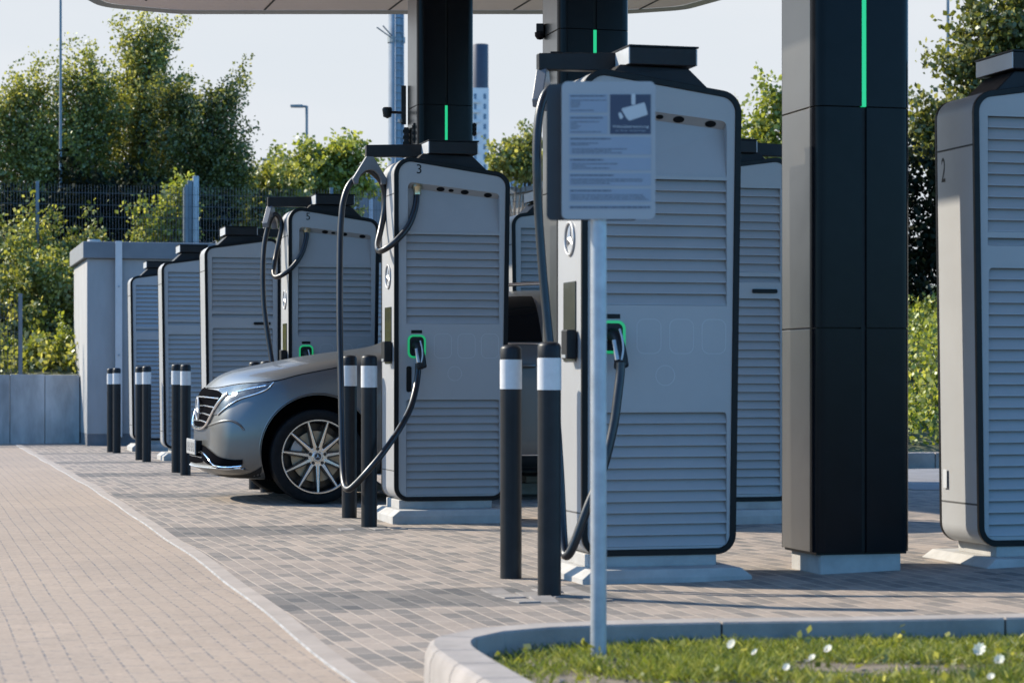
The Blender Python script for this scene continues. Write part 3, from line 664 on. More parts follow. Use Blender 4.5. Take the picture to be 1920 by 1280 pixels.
def make_charger():
    r=empty('charging_station',(0,0,0))
    # plinth and pedestal
    b=MB(); X0,X1,Y0,Y1=-0.05,W-0.01,-0.17,DP+0.12
    b.hexa([(X0,Y0,-0.04),(X1,Y0,-0.04),(X1,Y1,-0.04),(X0,Y1,-0.04)],[(X0,Y0,0.05),(X1,Y0,0.05),(X1,Y1,0.05),(X0,Y1,0.05)])
    b.v=b.v; b.hexa([(X0,Y0,0.05),(X1,Y0,0.05),(X1,Y1,0.05),(X0,Y1,0.05)],[(X0+0.05,Y0+0.012,0.088),(X1-0.05,Y0+0.012,0.088),(X1-0.05,Y1-0.012,0.088),(X0+0.05,Y1-0.012,0.088)])
    bm_=b
    # drop the two coincident faces at z=0.05
    bm_.f=[f for i,f in enumerate(bm_.f) if i not in (1,6)]
    bm_.m=[0]*len(bm_.f); b.build('plinth',M['concrete'],r,bevel=0.006)
    MB().box(0.03,W-0.12,0.01,DP-0.01,0.087,0.146).build('pedestal',M['concrete'],r,bevel=0.004)
    # housing tube
    b=MB(); n=len(OUTR); y0,y1=0.022,DP-0.022; q=OUTR; qi=inset(OUTR,0.012)
    b.add([(x,y0,z) for x,z in q]+[(x,y1,z) for x,z in q]+[(x,y0,z) for x,z in qi]+[(x,y1,z) for x,z in qi],
        [(i,(i+1)%n,n+(i+1)%n,n+i) for i in range(n)]+[(2*n+i,2*n+(i+1)%n,(i+1)%n,i) for i in range(n)]+[(3*n+i,3*n+(i+1)%n,n+(i+1)%n,n+i) for i in range(n)])
    hs=b.build('housing',M['paint'],r,smooth=30)
    b=MB()
    for z in (2.13,0.335):
        MB().box(-0.0012,0.004,y0+0.004,y1-0.002,z-0.003,z+0.003).build('panel_gap',M['seam'],hs)
    xr=lambda z: W-0.03+0.03*(z-0.14)/(2.25-0.14)
    for z in (2.03,0.335): MB().box(xr(z)-0.004,xr(z)+0.0012,y0+0.004,y1-0.002,z-0.004,z+0.004).build('panel_gap',M['seam'],hs)
    # rims
    for yy in (0.0,DP-0.022):
        plate('rim',inset(OUTR,-0.002),[IN],0.022,M['rim'],r,yy,30,0.003)
    # port face
    rec=rpoly([(0.088,1.885),(0.70,1.885),(0.70,2.142),(0.088,2.205)],[0.004,0.004,0.03,0.03],4)
    up=(0.078,0.70,1.288,1.868,11); lo=(0.076,0.70,0.178,0.795,12)
    pp=plate('port_panel',inset(IN,0.001),[rec,rect(*up[:4]),rpoly([(lo[0],lo[2]),(lo[1],lo[2]),(lo[1],lo[3]),(lo[0],lo[3])],[0.003,0.003,0.018,0.018],4)],0.004,M['paint'],r,0.008)
    louvre('louvre',*up,0.010,1,pp); louvre('louvre',*lo,0.010,1,pp)
    b=MB(); dz=0.034; dp=0.055
    A=[(0.088,0.011,1.885),(0.70,0.011,1.885),(0.70,dp,2.142-dz),(0.088,dp,2.205-dz)]
    b.quad(*A); b.quad((0.088,dp,2.205-dz),(0.70,dp,2.142-dz),(0.70,0.011,2.142),(0.088,0.011,2.205))
    b.add([(0.088,0.011,1.885),(0.088,dp,2.205-dz),(0.088,0.011,2.205)],[(0,1,2)]); b.add([(0.70,0.011,1.885),(0.70,dp,2.142-dz),(0.70,0.011,2.142)],[(0,2,1)])
    b.build('cable_recess',M['paint'],pp)
    def sof(x,t): # point on the sloping soffit
        zf=2.205+(2.142-2.205)*(x-0.088)/(0.70-0.088); return Vector((x,0.011+(dp-0.011)*t,zf-dz*t))
    nrm=Vector((0,-dz,-(dp-0.011))).normalized()
    b=MB()
    for x,rr in ((0.311,0.027),(0.381,0.018),(0.473,0.027),(0.629,0.027)):
        c=sof(x,0.5)+nrm*0.0015; t1=Vector((1,0,-0.1)).normalized(); t2=nrm.cross(t1)
        MB().add([c+t1*(rr*math.cos(2*PI*k/18))+t2*(rr*0.8*math.sin(2*PI*k/18)) for k in range(18)],[tuple(range(18))]).build('cable_hole',M['rim'],pp)
    c=sof(0.155,0.55); b=MB().tube([c-nrm*0.01,c+nrm*0.012,c+Vector((0,-0.004,-0.03)),c+Vector((0,-0.006,-0.055))],[0.034,0.034,0.024,0.024],14); b.build('cable_gland',M['brass'],pp,smooth=40)
    # socket with green light ring
    sk=rbox('socket',0.095,0.197,1.075,1.206,0.03,0.002,0.006,M['black'],r)
    plate('light_ring',rpoly([(0.086,1.065),(0.206,1.065),(0.206,1.216),(0.086,1.216)],0.036,8),[rpoly([(0.0985,1.0775),(0.1935,1.0775),(0.1935,1.2035),(0.0985,1.2035)],0.026,8)],0.007,M['green2'],sk,0.0)
    rbox('label_plate',0.110,0.182,1.225,1.246,0.002,0.006,0.002,M['rim'],pp)
    rbox('grip_slot',0.078,0.112,0.845,1.012,0.012,0.005,0.004,M['rim'],r)
    for x0 in (0.262,0.420,0.578):
        plate('blank_cover',rect(x0,x0+0.118,1.065,1.225,0.035,5),[rect(x0+0.0022,x0+0.1158,1.0672,1.2228,0.033,5)],0.003,M['boxgrey'],pp,0.0074)
    cc=[(0.40+0.047*math.cos(2*PI*k/36),0.965+0.047*math.sin(2*PI*k/36)) for k in range(36)]
    plate('blank_cover',cc,[inset(cc,0.0022)],0.003,M['boxgrey'],pp,0.0074)
    # plug hanging in the socket
    b=MB(); b.tube(catmull([(0.146,0.0,1.145),(0.147,-0.035,1.142),(0.150,-0.075,1.11),(0.156,-0.085,1.05),(0.160,-0.082,1.0)],5),[0.036,0.036,0.035,0.034,0.032,0.030,0.028,0.027,0.026,0.026,0.026,0.027,0.028,0.029,0.030,0.031,0.032,0.032,0.034,0.034,0.026],12)
    pg=b.build('plug',M['black'],r,smooth=50)
    MB().box(0.128,0.170,-0.112,-0.058,0.992,1.028).build('plug_collar',M['black'],pg,bevel=0.01)
    b=MB(); b.tube(catmull([(0.148,-0.095,1.175),(0.155,-0.112,1.13),(0.158,-0.115,1.08),(0.150,-0.116,1.035)],5),0.0055,8); b.tube([(0.122,-0.09,1.125),(0.134,-0.106,1.035)],[0.010,0.012],8); b.build('trigger',M['galv'],pg,smooth=50)
    # louvre face (far side)
    yb=DP-0.012
    X=lambda f: f
    u2=(0.07,0.69,1.71,2.245-0.012,0) 
    holes=[]
    lp_u=(0.075,0.695,1.62,2.165,10); lp_l=(0.075,0.69,0.185,1.45,23); lp_g=(0.075,0.695,1.555,1.592,1)
    lp=plate('louvre_panel',inset(IN,0.001),[rect(*lp_u[:4]),rpoly([(lp_l[0],lp_l[2]),(lp_l[1],lp_l[2]),(lp_l[1],lp_l[3]),(lp_l[0],lp_l[3])],[0.003,0.003,0.02,0.02],4),rect(*lp_g[:4])],0.004,M['paint'],r,DP-0.012)
    for q_ in (lp_u,lp_l,lp_g): louvre('louvre',*q_,DP-0.010,-1,lp)
    plate('door_handle',rect(0.10,0.27,1.485,1.512,0.008,4),[],0.012,M['rim'],lp,DP-0.0085)
    # front (narrow) face at x=0: screen, card terminal, emblem
    def side(name,y0,y1,z0,z1,x0,x1,m,parent,bev=0.003): return MB().box(x0,x1,y0,y1,z0,z1).build(name,m,parent,bevel=bev)
    sc_=side('screen',0.10,0.30,1.03,1.40,-0.006,-0.0005,M['screen'],r)
    ct=side('card_terminal',0.07,0.165,1.04,1.175,-0.055,-0.0062,M['black'],r,0.006)
    side('card_slot',0.085,0.15,1.045,1.06,-0.058,-0.0552,M['galv'],ct,0.001)
    b=MB(); star(b,(-0.004,0.20,1.60),0.075,lambda a,b_,h:Vector((-h,a,b_)),0.012); b.build('emblem',M['emblem'],r,smooth=40)
    # hood, box, arm, cable yoke
    b=MB(); zA=lambda x: roof_z(x)+0.001
    b.hexa([(0.14,0.05,zA(.14)-0.02),(0.66,0.05,zA(.66)-0.02),(0.66,DP-0.05,zA(.66)-0.02),(0.14,DP-0.05,zA(.14)-0.02)],
           [(0.20,0.06,2.398),(0.53,0.06,2.39),(0.53,DP-0.06,2.39),(0.20,DP-0.06,2.398)]); b.build('roof_hood',M['black'],r,bevel=0.006)
    cb=MB().box(0.235,0.555,0.02,DP-0.02,2.395,2.476).build('cable_box',M['black'],r,bevel=0.004)
    MB().box(0.228,0.565,0.012,DP-0.012,2.4765,2.484).build('lid',M['rim'],cb)
    MB().box(0.2285,0.2345,0.024,DP-0.024,2.398,2.473).build('end_plate',M['boxgrey'],cb)
    MB().box(0.5555,0.5615,0.024,DP-0.024,2.398,2.473).build('end_plate',M['boxgrey'],cb)
    arm=MB().hexa([(-0.14,0.24,2.385),(0.23,0.23,2.39),(0.23,0.30,2.39),(-0.14,0.29,2.385)],[(-0.14,0.24,2.462),(0.23,0.23,2.475),(0.23,0.30,2.475),(-0.14,0.29,2.462)]).build('cable_arm',M['black'],r,bevel=0.004)
    return r
def add_number(r,txt,where):
    if where=='port':
        o=text_mesh(txt,0.085,M['rim'],'number',r); o.location=(0.163,0.0068,2.287)
    else:
        o=text_mesh(txt,0.17,M['rim'],'number',r); o.rotation_euler=(0,0,PI/2); o.location=(W-0.0005,0.325-0.235,1.93)
        o.scale=(0.55,1,1); o.location.x=W-0.03+0.03*(1.925-0.14)/2.11+0.001
    return o
def yoke(r,apex,rz,w=0.115):
    ol=[(-0.022,0.0),(0.022,0.0),(w,-0.15),(w-0.012,-0.185)]
    for k in range(9):
        a=PI*k/8; ol.append((0.078*math.cos(a)*(w/0.115),-0.185+0.095*math.sin(a)))
    ol+=[(-w+0.012,-0.185),(-w,-0.15)]
    me=plate_mesh('cable_yoke',ol,[],0.05); me.transform(Matrix.Translation((0,-0.025,0))); me.materials.clear(); me.materials.append(M['boxyoke'])
    o=link('cable_yoke',me,r,35,0.004); o.location=apex; o.rotation_euler=(0,0,rz); return o
M['boxyoke']=mat('yoke_grey',(0.09,0.095,0.105),0.42,var=0.15)
def cable(r,path,rad=0.0205):
    inv=Vector(r.location); pts=[Pv(px,py,v)-inv for px,py,v in path]
    MB().tube(catmull(pts,7),rad,12).build('cable',M['cable'],r,smooth=60)
GRP='charging stations under the canopy'
proto=make_charger()
def station(u0,v0,z0,flip,label,first=False):
    o=proto if first else copy_tree(proto)
    if flip: o.location=(u0+W,v0+DP,z0); o.rotation_euler=(0,0,PI)
    else: o.location=(u0,v0,z0)
    tag(o,label,'charging station',GRP); return o
A3=station(3.065,14.67,0,False,'white charging station numbered 3 with cable looped to its green socket',True)
A1=station(2.99,10.13,-0.022,False,'large white charging station behind the notice sign and its post')
A5=station(3.10,19.15,0,False,'white charging station numbered 5 behind the bonnet of the car')
B7=station(2.93,23.4,0,True,'louvred white station with black handle bar, left of station 5')
B9=station(2.85,26.7,0,True,'louvred white station second from the concrete building, no handle in view')
B11=station(2.85,30.5,0,True,'smallest looking louvred station, next to the concrete building')
B2=station(4.86,9.97,0.0,True,'white charging station numbered 2 cut off by the right edge')
B4=station(4.81,14.1,0,True,'louvred station between station 1 and the black front column')
B6=station(4.79,18.25,0,True,'louvred station seen above the car roof beside station 3')
B10=station(4.95,26.9,0,True,'station showing as a narrow louvred sliver between stations 3 and 5')
add_number(A3,'3','port'); add_number(A5,'5','port'); add_number(B2,'2','rear'); MB().box(W-0.018,W-0.0165,0.06,0.10,0.40,0.49).build('sticker',M['boxgrey'],B2)
yoke(A3,Vector((-0.115,0.265,2.39)),0.0); yoke(A5,Vector((-0.115,0.265,2.39)),math.radians(55),0.105); yoke(A1,Vector((-0.115,0.265,2.39)),math.radians(60),0.105)
for o in (B7,B9,B11,B2,B4,B6,B10): yoke(o,Vector((-0.115,0.265,2.39)),math.radians(50),0.105)
cable(A3,[(781,352,14.725),(781,366,14.71),(778,392,14.68),(765,425,14.65),(742,452,14.63),(722,467,14.66),(711,470,14.75),(708,458,14.85),(713,435,14.92),(719,405,14.96),(722.5,376,14.97),(718,348,14.965),(706,330,14.965),(686,318,14.965),(664,336,14.965),(652,352,14.96),(644,376,14.94),(640.5,402,14.92),(637.5,460,14.88),(637,600,14.75),(640,750,14.6),(642,860,14.5),(645,905,14.4),(653,917,14.3),(668,906,14.25),(692,880,14.2),(720,846,14.22),(748,805,14.32),(768,768,14.45),(778,735,14.55),(783,705,14.61),(784,682,14.625)])
cable(A5,[(575,434,19.175),(574,448,19.16),(566,475,19.13),(549,500,19.11),(530,515,19.12),(517,519,19.2),(513,508,19.3),(517,480,19.38),(523,452,19.4),(527.5,428,19.41),(526,412,19.42),(516,402,19.42),(507,413,19.42),(500,435,19.42),(495,465,19.4),(493,510,19.35),(495,570,19.3),(501,620,19.25),(508,665,19.2),(517,730,19.1),(530,800,19.02),(548,800,19.0),(566,740,19.02),(575,690,19.06),(577,672,19.07)])
cable(A1,[(1155,212,9.925),(1155,228,9.91),(1148,262,9.88),(1120,310,9.86),(1078,333,9.86),(1062,320,9.95),(1060,280,10.05),(1056,225,10.13),(1048,190,10.16),(1036,168,10.165),(1022,178,10.16),(1012,210,10.14),(1007,260,10.12),(1007,320,10.1),(1010,400,10.1),(1017,500,10.08),(1026,600,10.05),(1038,720,10.0),(1049,880,9.93),(1054,980,9.88),(1058,1032,9.83),(1065,1040,9.79),(1078,1015,9.77),(1100,955,9.76),(1130,880,9.76),(1150,800,9.78),(1159,735,9.80),(1163,700,9.815),(1164,680,9.82)])
# shared cable for the stations seen from their louvre side
bc=[(0.155,0.03,2.16),(0.15,0.0,2.08),(0.08,-0.05,1.80),(-0.03,-0.04,1.72),(-0.09,0.1,1.75),(-0.09,0.22,1.95),(-0.06,0.30,2.18),(-0.115,0.265,2.29),(-0.17,0.22,2.16),(-0.21,0.18,1.9),(-0.2,0.1,1.2),(-0.15,-0.05,0.5),(-0.08,-0.2,0.25),(0.02,-0.25,0.3),(0.12,-0.17,0.7),(0.157,-0.09,0.97),(0.16,-0.083,1.02)]
mb=MB().tube(catmull(bc,7),0.0205,12); cb0=mb.build('cable',M['cable'],B7,smooth=60)
for o in (B9,B11,B2,B4,B6,B10):
    c=cb0.copy(); COL.objects.link(c); c.parent=o
# ------------------------------------------------------------------ bollards
def make_bollard():
    r=empty('bollard',(0,0,0)); R=0.05
    MB().lathe([(R,-0.05),(R,0.876)],28).build('post',M['bollard'],r,smooth=40)
    MB().lathe([(R,0.876),(R+0.0015,0.8765),(R+0.0015,1.012),(R,1.0125)],28).build('reflective_band',M['white'],r,smooth=40)
    MB().lathe([(R,1.0125),(R,1.062),(R-0.006,1.073),(R-0.02,1.08),(0,1.083)],28).build('cap',M['black'],r,smooth=40)
    return r
bp=make_bollard()
BO=[(1030,1118,'black bollard with white band closest to the camera, in front of station 1'),(958,1085,'black bollard with white band just left of the nearest one'),
    (692,987,'bollard with white band just left of station 3, crossed by the cable'),(655,972,'bollard half behind the hanging cable of station 3'),
    (348,890,'right bollard of the pair in front of the car grille'),(331,886,'left bollard of the pair in front of the car grille'),
    (275,866,'right bollard of the second pair from the building'),(262,862,'left bollard of the second pair from the building'),
    (219,849,'right bollard of the pair at the building, before the metal strip'),(208,847,'left bollard of the pair at the building')]
first=True
for px,py,lb in BO:
    o=bp if first else copy_tree(bp); first=False
    p=G(px,py); o.location=(p.x,p.y,gz(p.x,p.y)); o.rotation_euler=(0,0,random.uniform(0,6)); tag(o,lb,'bollard','bollards guarding the stations')
for (u,v,lb) in ((2.88,18.95,'bollard top just showing above the car bonnet, right one'),(2.88,19.6,'bollard top just showing above the car bonnet, left one')):
    o=copy_tree(bp); o.location=(u,v,0); tag(o,lb,'bollard','bollards guarding the stations')
# ------------------------------------------------------------------ notice sign
sg=empty('notice_sign',G(1123,1232,0.05),-TH); sg.location.z=0.05; tag(sg,'video surveillance notice on a galvanised post in the grass island','sign')
MB().tube([(0,0.035,-0.25),(0,0.035,1.80),(0,0.035,1.805)],[0.0255,0.0255,0.02],20).build('post',M['galv'],sg,smooth=40)
k=7.25/F
def sx(px): return (px-1123)*k
def sz(py): return CH+(YH-py)*k-0.05
pl=plate('sign_plate',rect(sx(1053),sx(1229),sz(410),sz(151),0.018,6),[],0.004,M['signwhite'],sg,0.0,35)
MB().box(sx(1100),sx(1145),0.005,0.06,sz(190),sz(178)).build('clamp',M['galv'],sg,bevel=0.003); MB().box(sx(1100),sx(1145),0.005,0.06,sz(388),sz(376)).build('clamp',M['galv'],sg,bevel=0.003)
def flat(name,pts,m,parent,y=-0.001,th=0.001): return plate(name,pts,[],th,m,parent,y)
def R_(a,b_,c,d): return rect(sx(a),sx(b_),sz(d),sz(c))
fields=[(1067,1139,175.5,210),(1067,1139,215.5,250),(1067,1221,255.5,289),(1067,1221,295,318.5),(1067,1221,324,347.5),(1067,1221,353.5,377),(1067,1221,384,391)]
b=MB()
for a,c,d,e in fields: b.box(sx(a),sx(c),-0.001,-0.0002,sz(e),sz(d))
b.build('text_field',M['signblue'],pl)
lines=[(1069.5,1135,178.5,2.6),(1070,1137,186.5,1.6),(1070,1088,190.5,1.6),(1070,1088,194.5,1.6),(1070,1085,198.5,1.6),(1070,1114,205.5,1.6),
(1069.5,1131,219.5,2.6),(1070,1124,227,1.6),(1070,1082,231,1.6),(1070,1088,235,1.6),(1070,1084,239,1.6),(1070,1127,246,1.6),
(1069.5,1145,259,2.8),(1070,1121,267,1.6),(1070,1104,270.5,1.6),(1072,1176,278,1.5),(1072,1146,281.5,1.5),(1072,1167,285,1.5),
(1069.5,1131,298.5,2.8),(1072,1158,306,1.6),(1072,1098,310,1.6),(1072,1143,314,1.6),(1069.5,1152,327.5,2.8),(1070,1205,335,1.6),(1070,1205,338.5,1.6),(1070,1144,342.5,1.6),
(1069.5,1147,356.5,2.8),(1070,1206,364.5,1.6),(1070,1210,368.5,1.6),(1070,1216,372.5,1.6),(1068.5,1219,387.5,3.4)]
b=MB()
for a,c,y,h in lines:
    x=a
    while x<c-1:
        w=min(c-x,random.uniform(2.5,11)); b.box(sx(x),sx(x+w),-0.0016,-0.0011,sz(y+h*0.42),sz(y-h*0.42)); x+=w+random.uniform(0.8,1.5)
b.build('lettering',M['ink'],pl)
pic=MB().box(sx(1144),sx(1220.5),-0.0014,-0.0002,sz(250),sz(175.5)).build('pictogram_panel',M['signnavy'],pl)
def mp(pts): return [(sx(x),sz(y)) for x,y in pts]
cam_pts=mp([(1164.5,202.5),(1209,190.5),(1215,213.5),(1180,225),(1175,220)])
plate('camera_pictogram',rpoly(cam_pts,0.0035,4),[],0.0008,M['signpic'],pic,-0.0023)
plate('camera_pictogram',rpoly(mp([(1159,211),(1164,209),(1169,218.5),(1163,223)]),0.003,4),[],0.0008,M['signpic'],pic,-0.0023)
plate('camera_pictogram',rect(sx(1184),sx(1191.5),sz(195),sz(174.5),0.004,4),[],0.0008,M['signpic'],pic,-0.0034)
o=text_mesh('Videoüberwachung',0.0118,M['signpic'],'lettering',pic,0.0006); o.location=((sx(1148)+sx(1217))/2,-0.0018,sz(236)); wdt=max(v.co.x for v in o.data.vertices)-min(v.co.x for v in o.data.vertices); o.scale.x=(68*k)/wdt
o=text_mesh('zu Ihrer Sicherheit',0.0095,M['signblue'],'lettering',pic,0.0006); o.location=((sx(1148)+sx(1217))/2,-0.0018,sz(243.5)); wdt=max(v.co.x for v in o.data.vertices)-min(v.co.x for v in o.data.vertices); o.scale.x=(57*k)/wdt
# second plate, standing nearly edge-on at the left of the first
p2=plate('back_plate',rect(sx(1025),sx(1200),sz(409.5),sz(150.5),0.018,6),[],0.004,M['signback'],sg,0.066,35)
b=MB()
def loose(u,v,rz,tilt):
    c=Vector((u,v,gz(u,v)+0.0)); R3=Matrix.Rotation(rz,3,'Z')@Matrix.Rotation(tilt,3,'X'); L_,W_=0.098,0.049
    lo=[c+R3@Vector(q)+Vector((0,0,0.0)) for q in ((-W_,-L_,-0.05),(W_,-L_,-0.05),(W_,L_,-0.05),(-W_,L_,-0.05))]; hi=[c+R3@Vector(q) for q in ((-W_,-L_,0.004),(W_,-L_,0.004),(W_,L_,0.004),(-W_,L_,0.004))]
    b.hexa(lo,hi)
rr_=random.Random(5)
for (cu,cv,n1,n2) in ((2.70,9.62,4,3),(2.86,14.22,4,1)):
    for i in range(n1):
        for j in range(n2):
            if rr_.random()<0.25: continue
            loose(cu+(i-n1/2)*0.107+rr_.uniform(-.006,.006),cv+(j-n2/2)*0.204+rr_.uniform(-.01,.01),rr_.gauss(0,0.05),rr_.gauss(0,0.045))
struct(b.build('uneven_pavers',M['loose'],bevel=0.004))
# ------------------------------------------------------------------ grass island
kp=[(7.5,6.86),(3.66,7.12),(2.6,7.235),(2.2,7.25),(1.93,7.2),(1.76,7.06),(1.675,6.86),(1.64,6.5),(1.60,5.5),(1.5,3.0)]
kc=catmull([Vector((u,v,0)) for u,v in kp],10)
# resample by length and cut into kerb stones
L=[0]; 
for a,c in zip(kc[:-1],kc[1:]): L.append(L[-1]+(c-a).length)
def at_len(l):
    for i in range(len(L)-1):
        if l<=L[i+1]: t=(l-L[i])/(L[i+1]-L[i]); return kc[i].lerp(kc[i+1],t),(kc[i+1]-kc[i]).normalized()
    return kc[-1],(kc[-1]-kc[-2]).normalized()
b=MB(); l=0.0
PROF=[(0.0,-0.08),(0.0,0.115),(0.006,0.121),(0.118,0.122),(0.132,0.114),(0.145,0.085),(0.152,-0.08)]
while l<L[-1]-0.05:
    corner=3.4+1.3<l<6.2 and 4.9<l<6.1
    ln=0.33 if 5.0<l<6.6 else 0.98; l1=min(L[-1],l+ln); ns=5; rows=[]
    for j in range(ns+1):
        q,tn=at_len(l+0.004+(l1-l-0.008)*j/ns); nv_=Vector((tn.y,-tn.x,0))*-1 # outward
        nv_=Vector((tn.y,-tn.x,0)); 
        rows.append([(q.x+nv_.x*d,q.y+nv_.y*d,z) for d,z in PROF])
    m_=len(PROF); vs=[p for rw in rows for p in rw]; fs=[]
    for j in range(ns):
        for i in range(m_-1): fs.append((j*m_+i,j*m_+i+1,(j+1)*m_+i+1,(j+1)*m_+i))
    fs.append(tuple(range(m_))); fs.append(tuple(ns*m_+i for i in range(m_)))
    b.add(vs,fs); l=l1
struct(b.build('kerb',M['kerb'],smooth=25))
ip=[(q.x,q.y) for q in kc]; ip=ip+[(7.5,3.0)]
b=MB()
n=36; vs=[];fs=[]
for j in range(n+1):
    for i in range(n+1):
        u=1.5+6.0*i/n; v=3.0+4.25*j/n; vs.append((u,v,0.035+0.02*math.sin(u*5+v*3)*math.sin(v*4-u)))
def inside(u,v):
    c=False; j=len(ip)-1
    for i in range(len(ip)):
        if (ip[i][1]>v)!=(ip[j][1]>v) and u<(ip[j][0]-ip[i][0])*(v-ip[i][1])/(ip[j][1]-ip[i][1])+ip[i][0]: c=not c
        j=i
    return c
from mathutils.geometry import tessellate_polygon
idx=tessellate_polygon([[Vector((u,v,0)) for u,v in ip]])
b=MB(); b.add([(u,v,0.04) for u,v in ip],[tuple(t) for t in idx])
isl=b.build('island_soil',M['soil']); struct(isl)
from mathutils import noise as mnoise
gv=[]
def blade(u,v,h,w,lean):
    a=random.uniform(0,2*PI); dx,dy=math.cos(a),math.sin(a); lx,ly=random.gauss(0,lean),random.gauss(0,lean)
    z=0.035
    gv.append([(u-dx*w,v-dy*w,z),(u+dx*w,v+dy*w,z),(u+lx*0.45+dx*w*0.7,v+ly*0.45+dy*w*0.7,z+h*0.6),(u+lx,v+ly,z+h)])
cnt=0
while cnt<62000:
    u=random.uniform(1.6,5.2); v=random.uniform(4.9,7.26)
    if not inside(u,v): continue
    d=mnoise.noise(Vector((u*2.2,v*2.2,0)))+0.5*mnoise.noise(Vector((u*6,v*6,3)))
    strip=(v-6.42)*1.15          # thicker turf towards the back kerb, bare soil in the middle
    if 1.1*d+strip+0.08+0.12*math.sin(u*3)<random.uniform(-0.1,0.45): 
        cnt+=0.3; continue
    sparse = 0.4 if u<2.0 else 1.0
    if random.random()>sparse: cnt+=0.3; continue
    if abs(u-sg.location.x)<0.07 and -0.30<v-sg.location.y<0.04 and random.random()<0.8: continue
    hh=random.uniform(0.014,0.048)*(1.0+0.5*max(0,d)); blade(u,v,hh,random.uniform(0.0008,0.0018),0.022); cnt+=1
b=MB(); b.v=[p for q in gv for p in q]; b.f=[(4*i,4*i+1,4*i+2,4*i+3) for i in range(len(gv))]; b.m=[0]*len(b.f)
me=bpy.data.meshes.new('grass'); me.from_pydata(b.v,[],b.f); me.update(); me.materials.append(M['grass']); tag(link('grass',me),None,None,None,'stuff')
# broad weed leaves
wl=[]
for i in range(130):
    u=random.uniform(1.7,4.6); v=random.uniform(5.6,7.15)
    if inside(u,v): wl.append((u,v,0.05+random.uniform(0,0.02)))
tag(leaves('weed_leaves',wl,5,0.03,0.026,M['leaf_mid'],up=0.5,flat=0.4),None,None,None,'stuff')
b=MB()
for i in range(520):
    u=random.uniform(1.7,4.6); v=random.uniform(5.4,7.1)
    if not inside(u,v): continue
    rr=random.uniform(0.004,0.014); c=Vector((u,v,0.04+rr*0.3)); vs=[c+Vector((random.uniform(-1,1),random.uniform(-1,1),random.uniform(-.6,.8)))*rr for _ in range(6)]
    b.add(vs,[(0,1,2),(0,2,3),(0,3,4),(3,4,5),(1,2,5),(2,3,5),(0,1,4),(1,4,5)])
tag(b.build('pebbles',M['kerb']),None,None,None,'stuff')
def flower(px,py,r,label,group):
    r*=1.05
    p=G(px,py+26,0.05); h=P(px,py,(Vector((p.x,p.y,0)).dot(Vector((ST,CT,0))))).z
    t=empty('flower',(p.x,p.y,0.035)); tag(t,label,'flower',group)
    hh=max(0.03,h-0.035)
    MB().tube([(0,0,0),(random.uniform(-.01,.01),0,hh)],0.0018,6).build('stem',M['grass'],t)
    b=MB(); npet=9
    nn0=Vector((-0.65+random.gauss(0,.15),-0.42+random.gauss(0,.15),0.6)).normalized(); d0=nn0.orthogonal().normalized(); w0_=nn0.cross(d0)
    for k in range(npet):
        a=2*PI*k/npet; d=d0*math.cos(a)+w0_*math.sin(a); w=-d0*math.sin(a)+w0_*math.cos(a)
        c=Vector((0,0,hh)); nn=d.cross(w)
        b.add([c,c+d*r*0.6+w*r*0.42+nn*0.1*r,c+d*r+nn*r*0.3,c+d*r*0.6-w*r*0.42+nn*0.1*r],[(0,1,2,3)])
    b.build('petals',M['petal'],t)
for i,(px,py,r,lb) in enumerate([(1837,1217,0.022,'largest round white flower at the right side of the grass island'),(1874,1236,0.017,'ragged white flower just right of the largest one'),(1372,1207,0.017,'white flower in the turf between sign post and front column'),(1553,1216,0.015,'slanting white flower in front of the front column'),
    (1415,1222,0.012,'small white flower beside the white one near the sign post'),(1523,1232,0.012,'small white flower low in front of the front column'),(1475,1250,0.012,'small pale flower on the bare soil strip'),(1858,1268,0.012,'small white flower low at the right edge of the island')]):
    flower(px,py,r,lb,'white flowers in the grass island')
# far kerb at the right slope
b=MB()
for i in range(7):
    u0=7.5+1.0*i; b.box(u0+0.003,u0+0.997,22.45,22.70,-0.05,0.16)
struct(b.build('slope_kerb',M['kerb'],bevel=0.012))
#CARBEGIN
# ------------------------------------------------------------------ the car
CX,CY=2.08,17.97
car=empty('car',(CX,CY,0)); tag(car,'grey metallic electric SUV parked nose out between stations 3 and 5','car')
def sw(y): return 0.20*(abs(y)/0.78)**3.0
def rake(z): return 0.50*max(0,z-0.60)
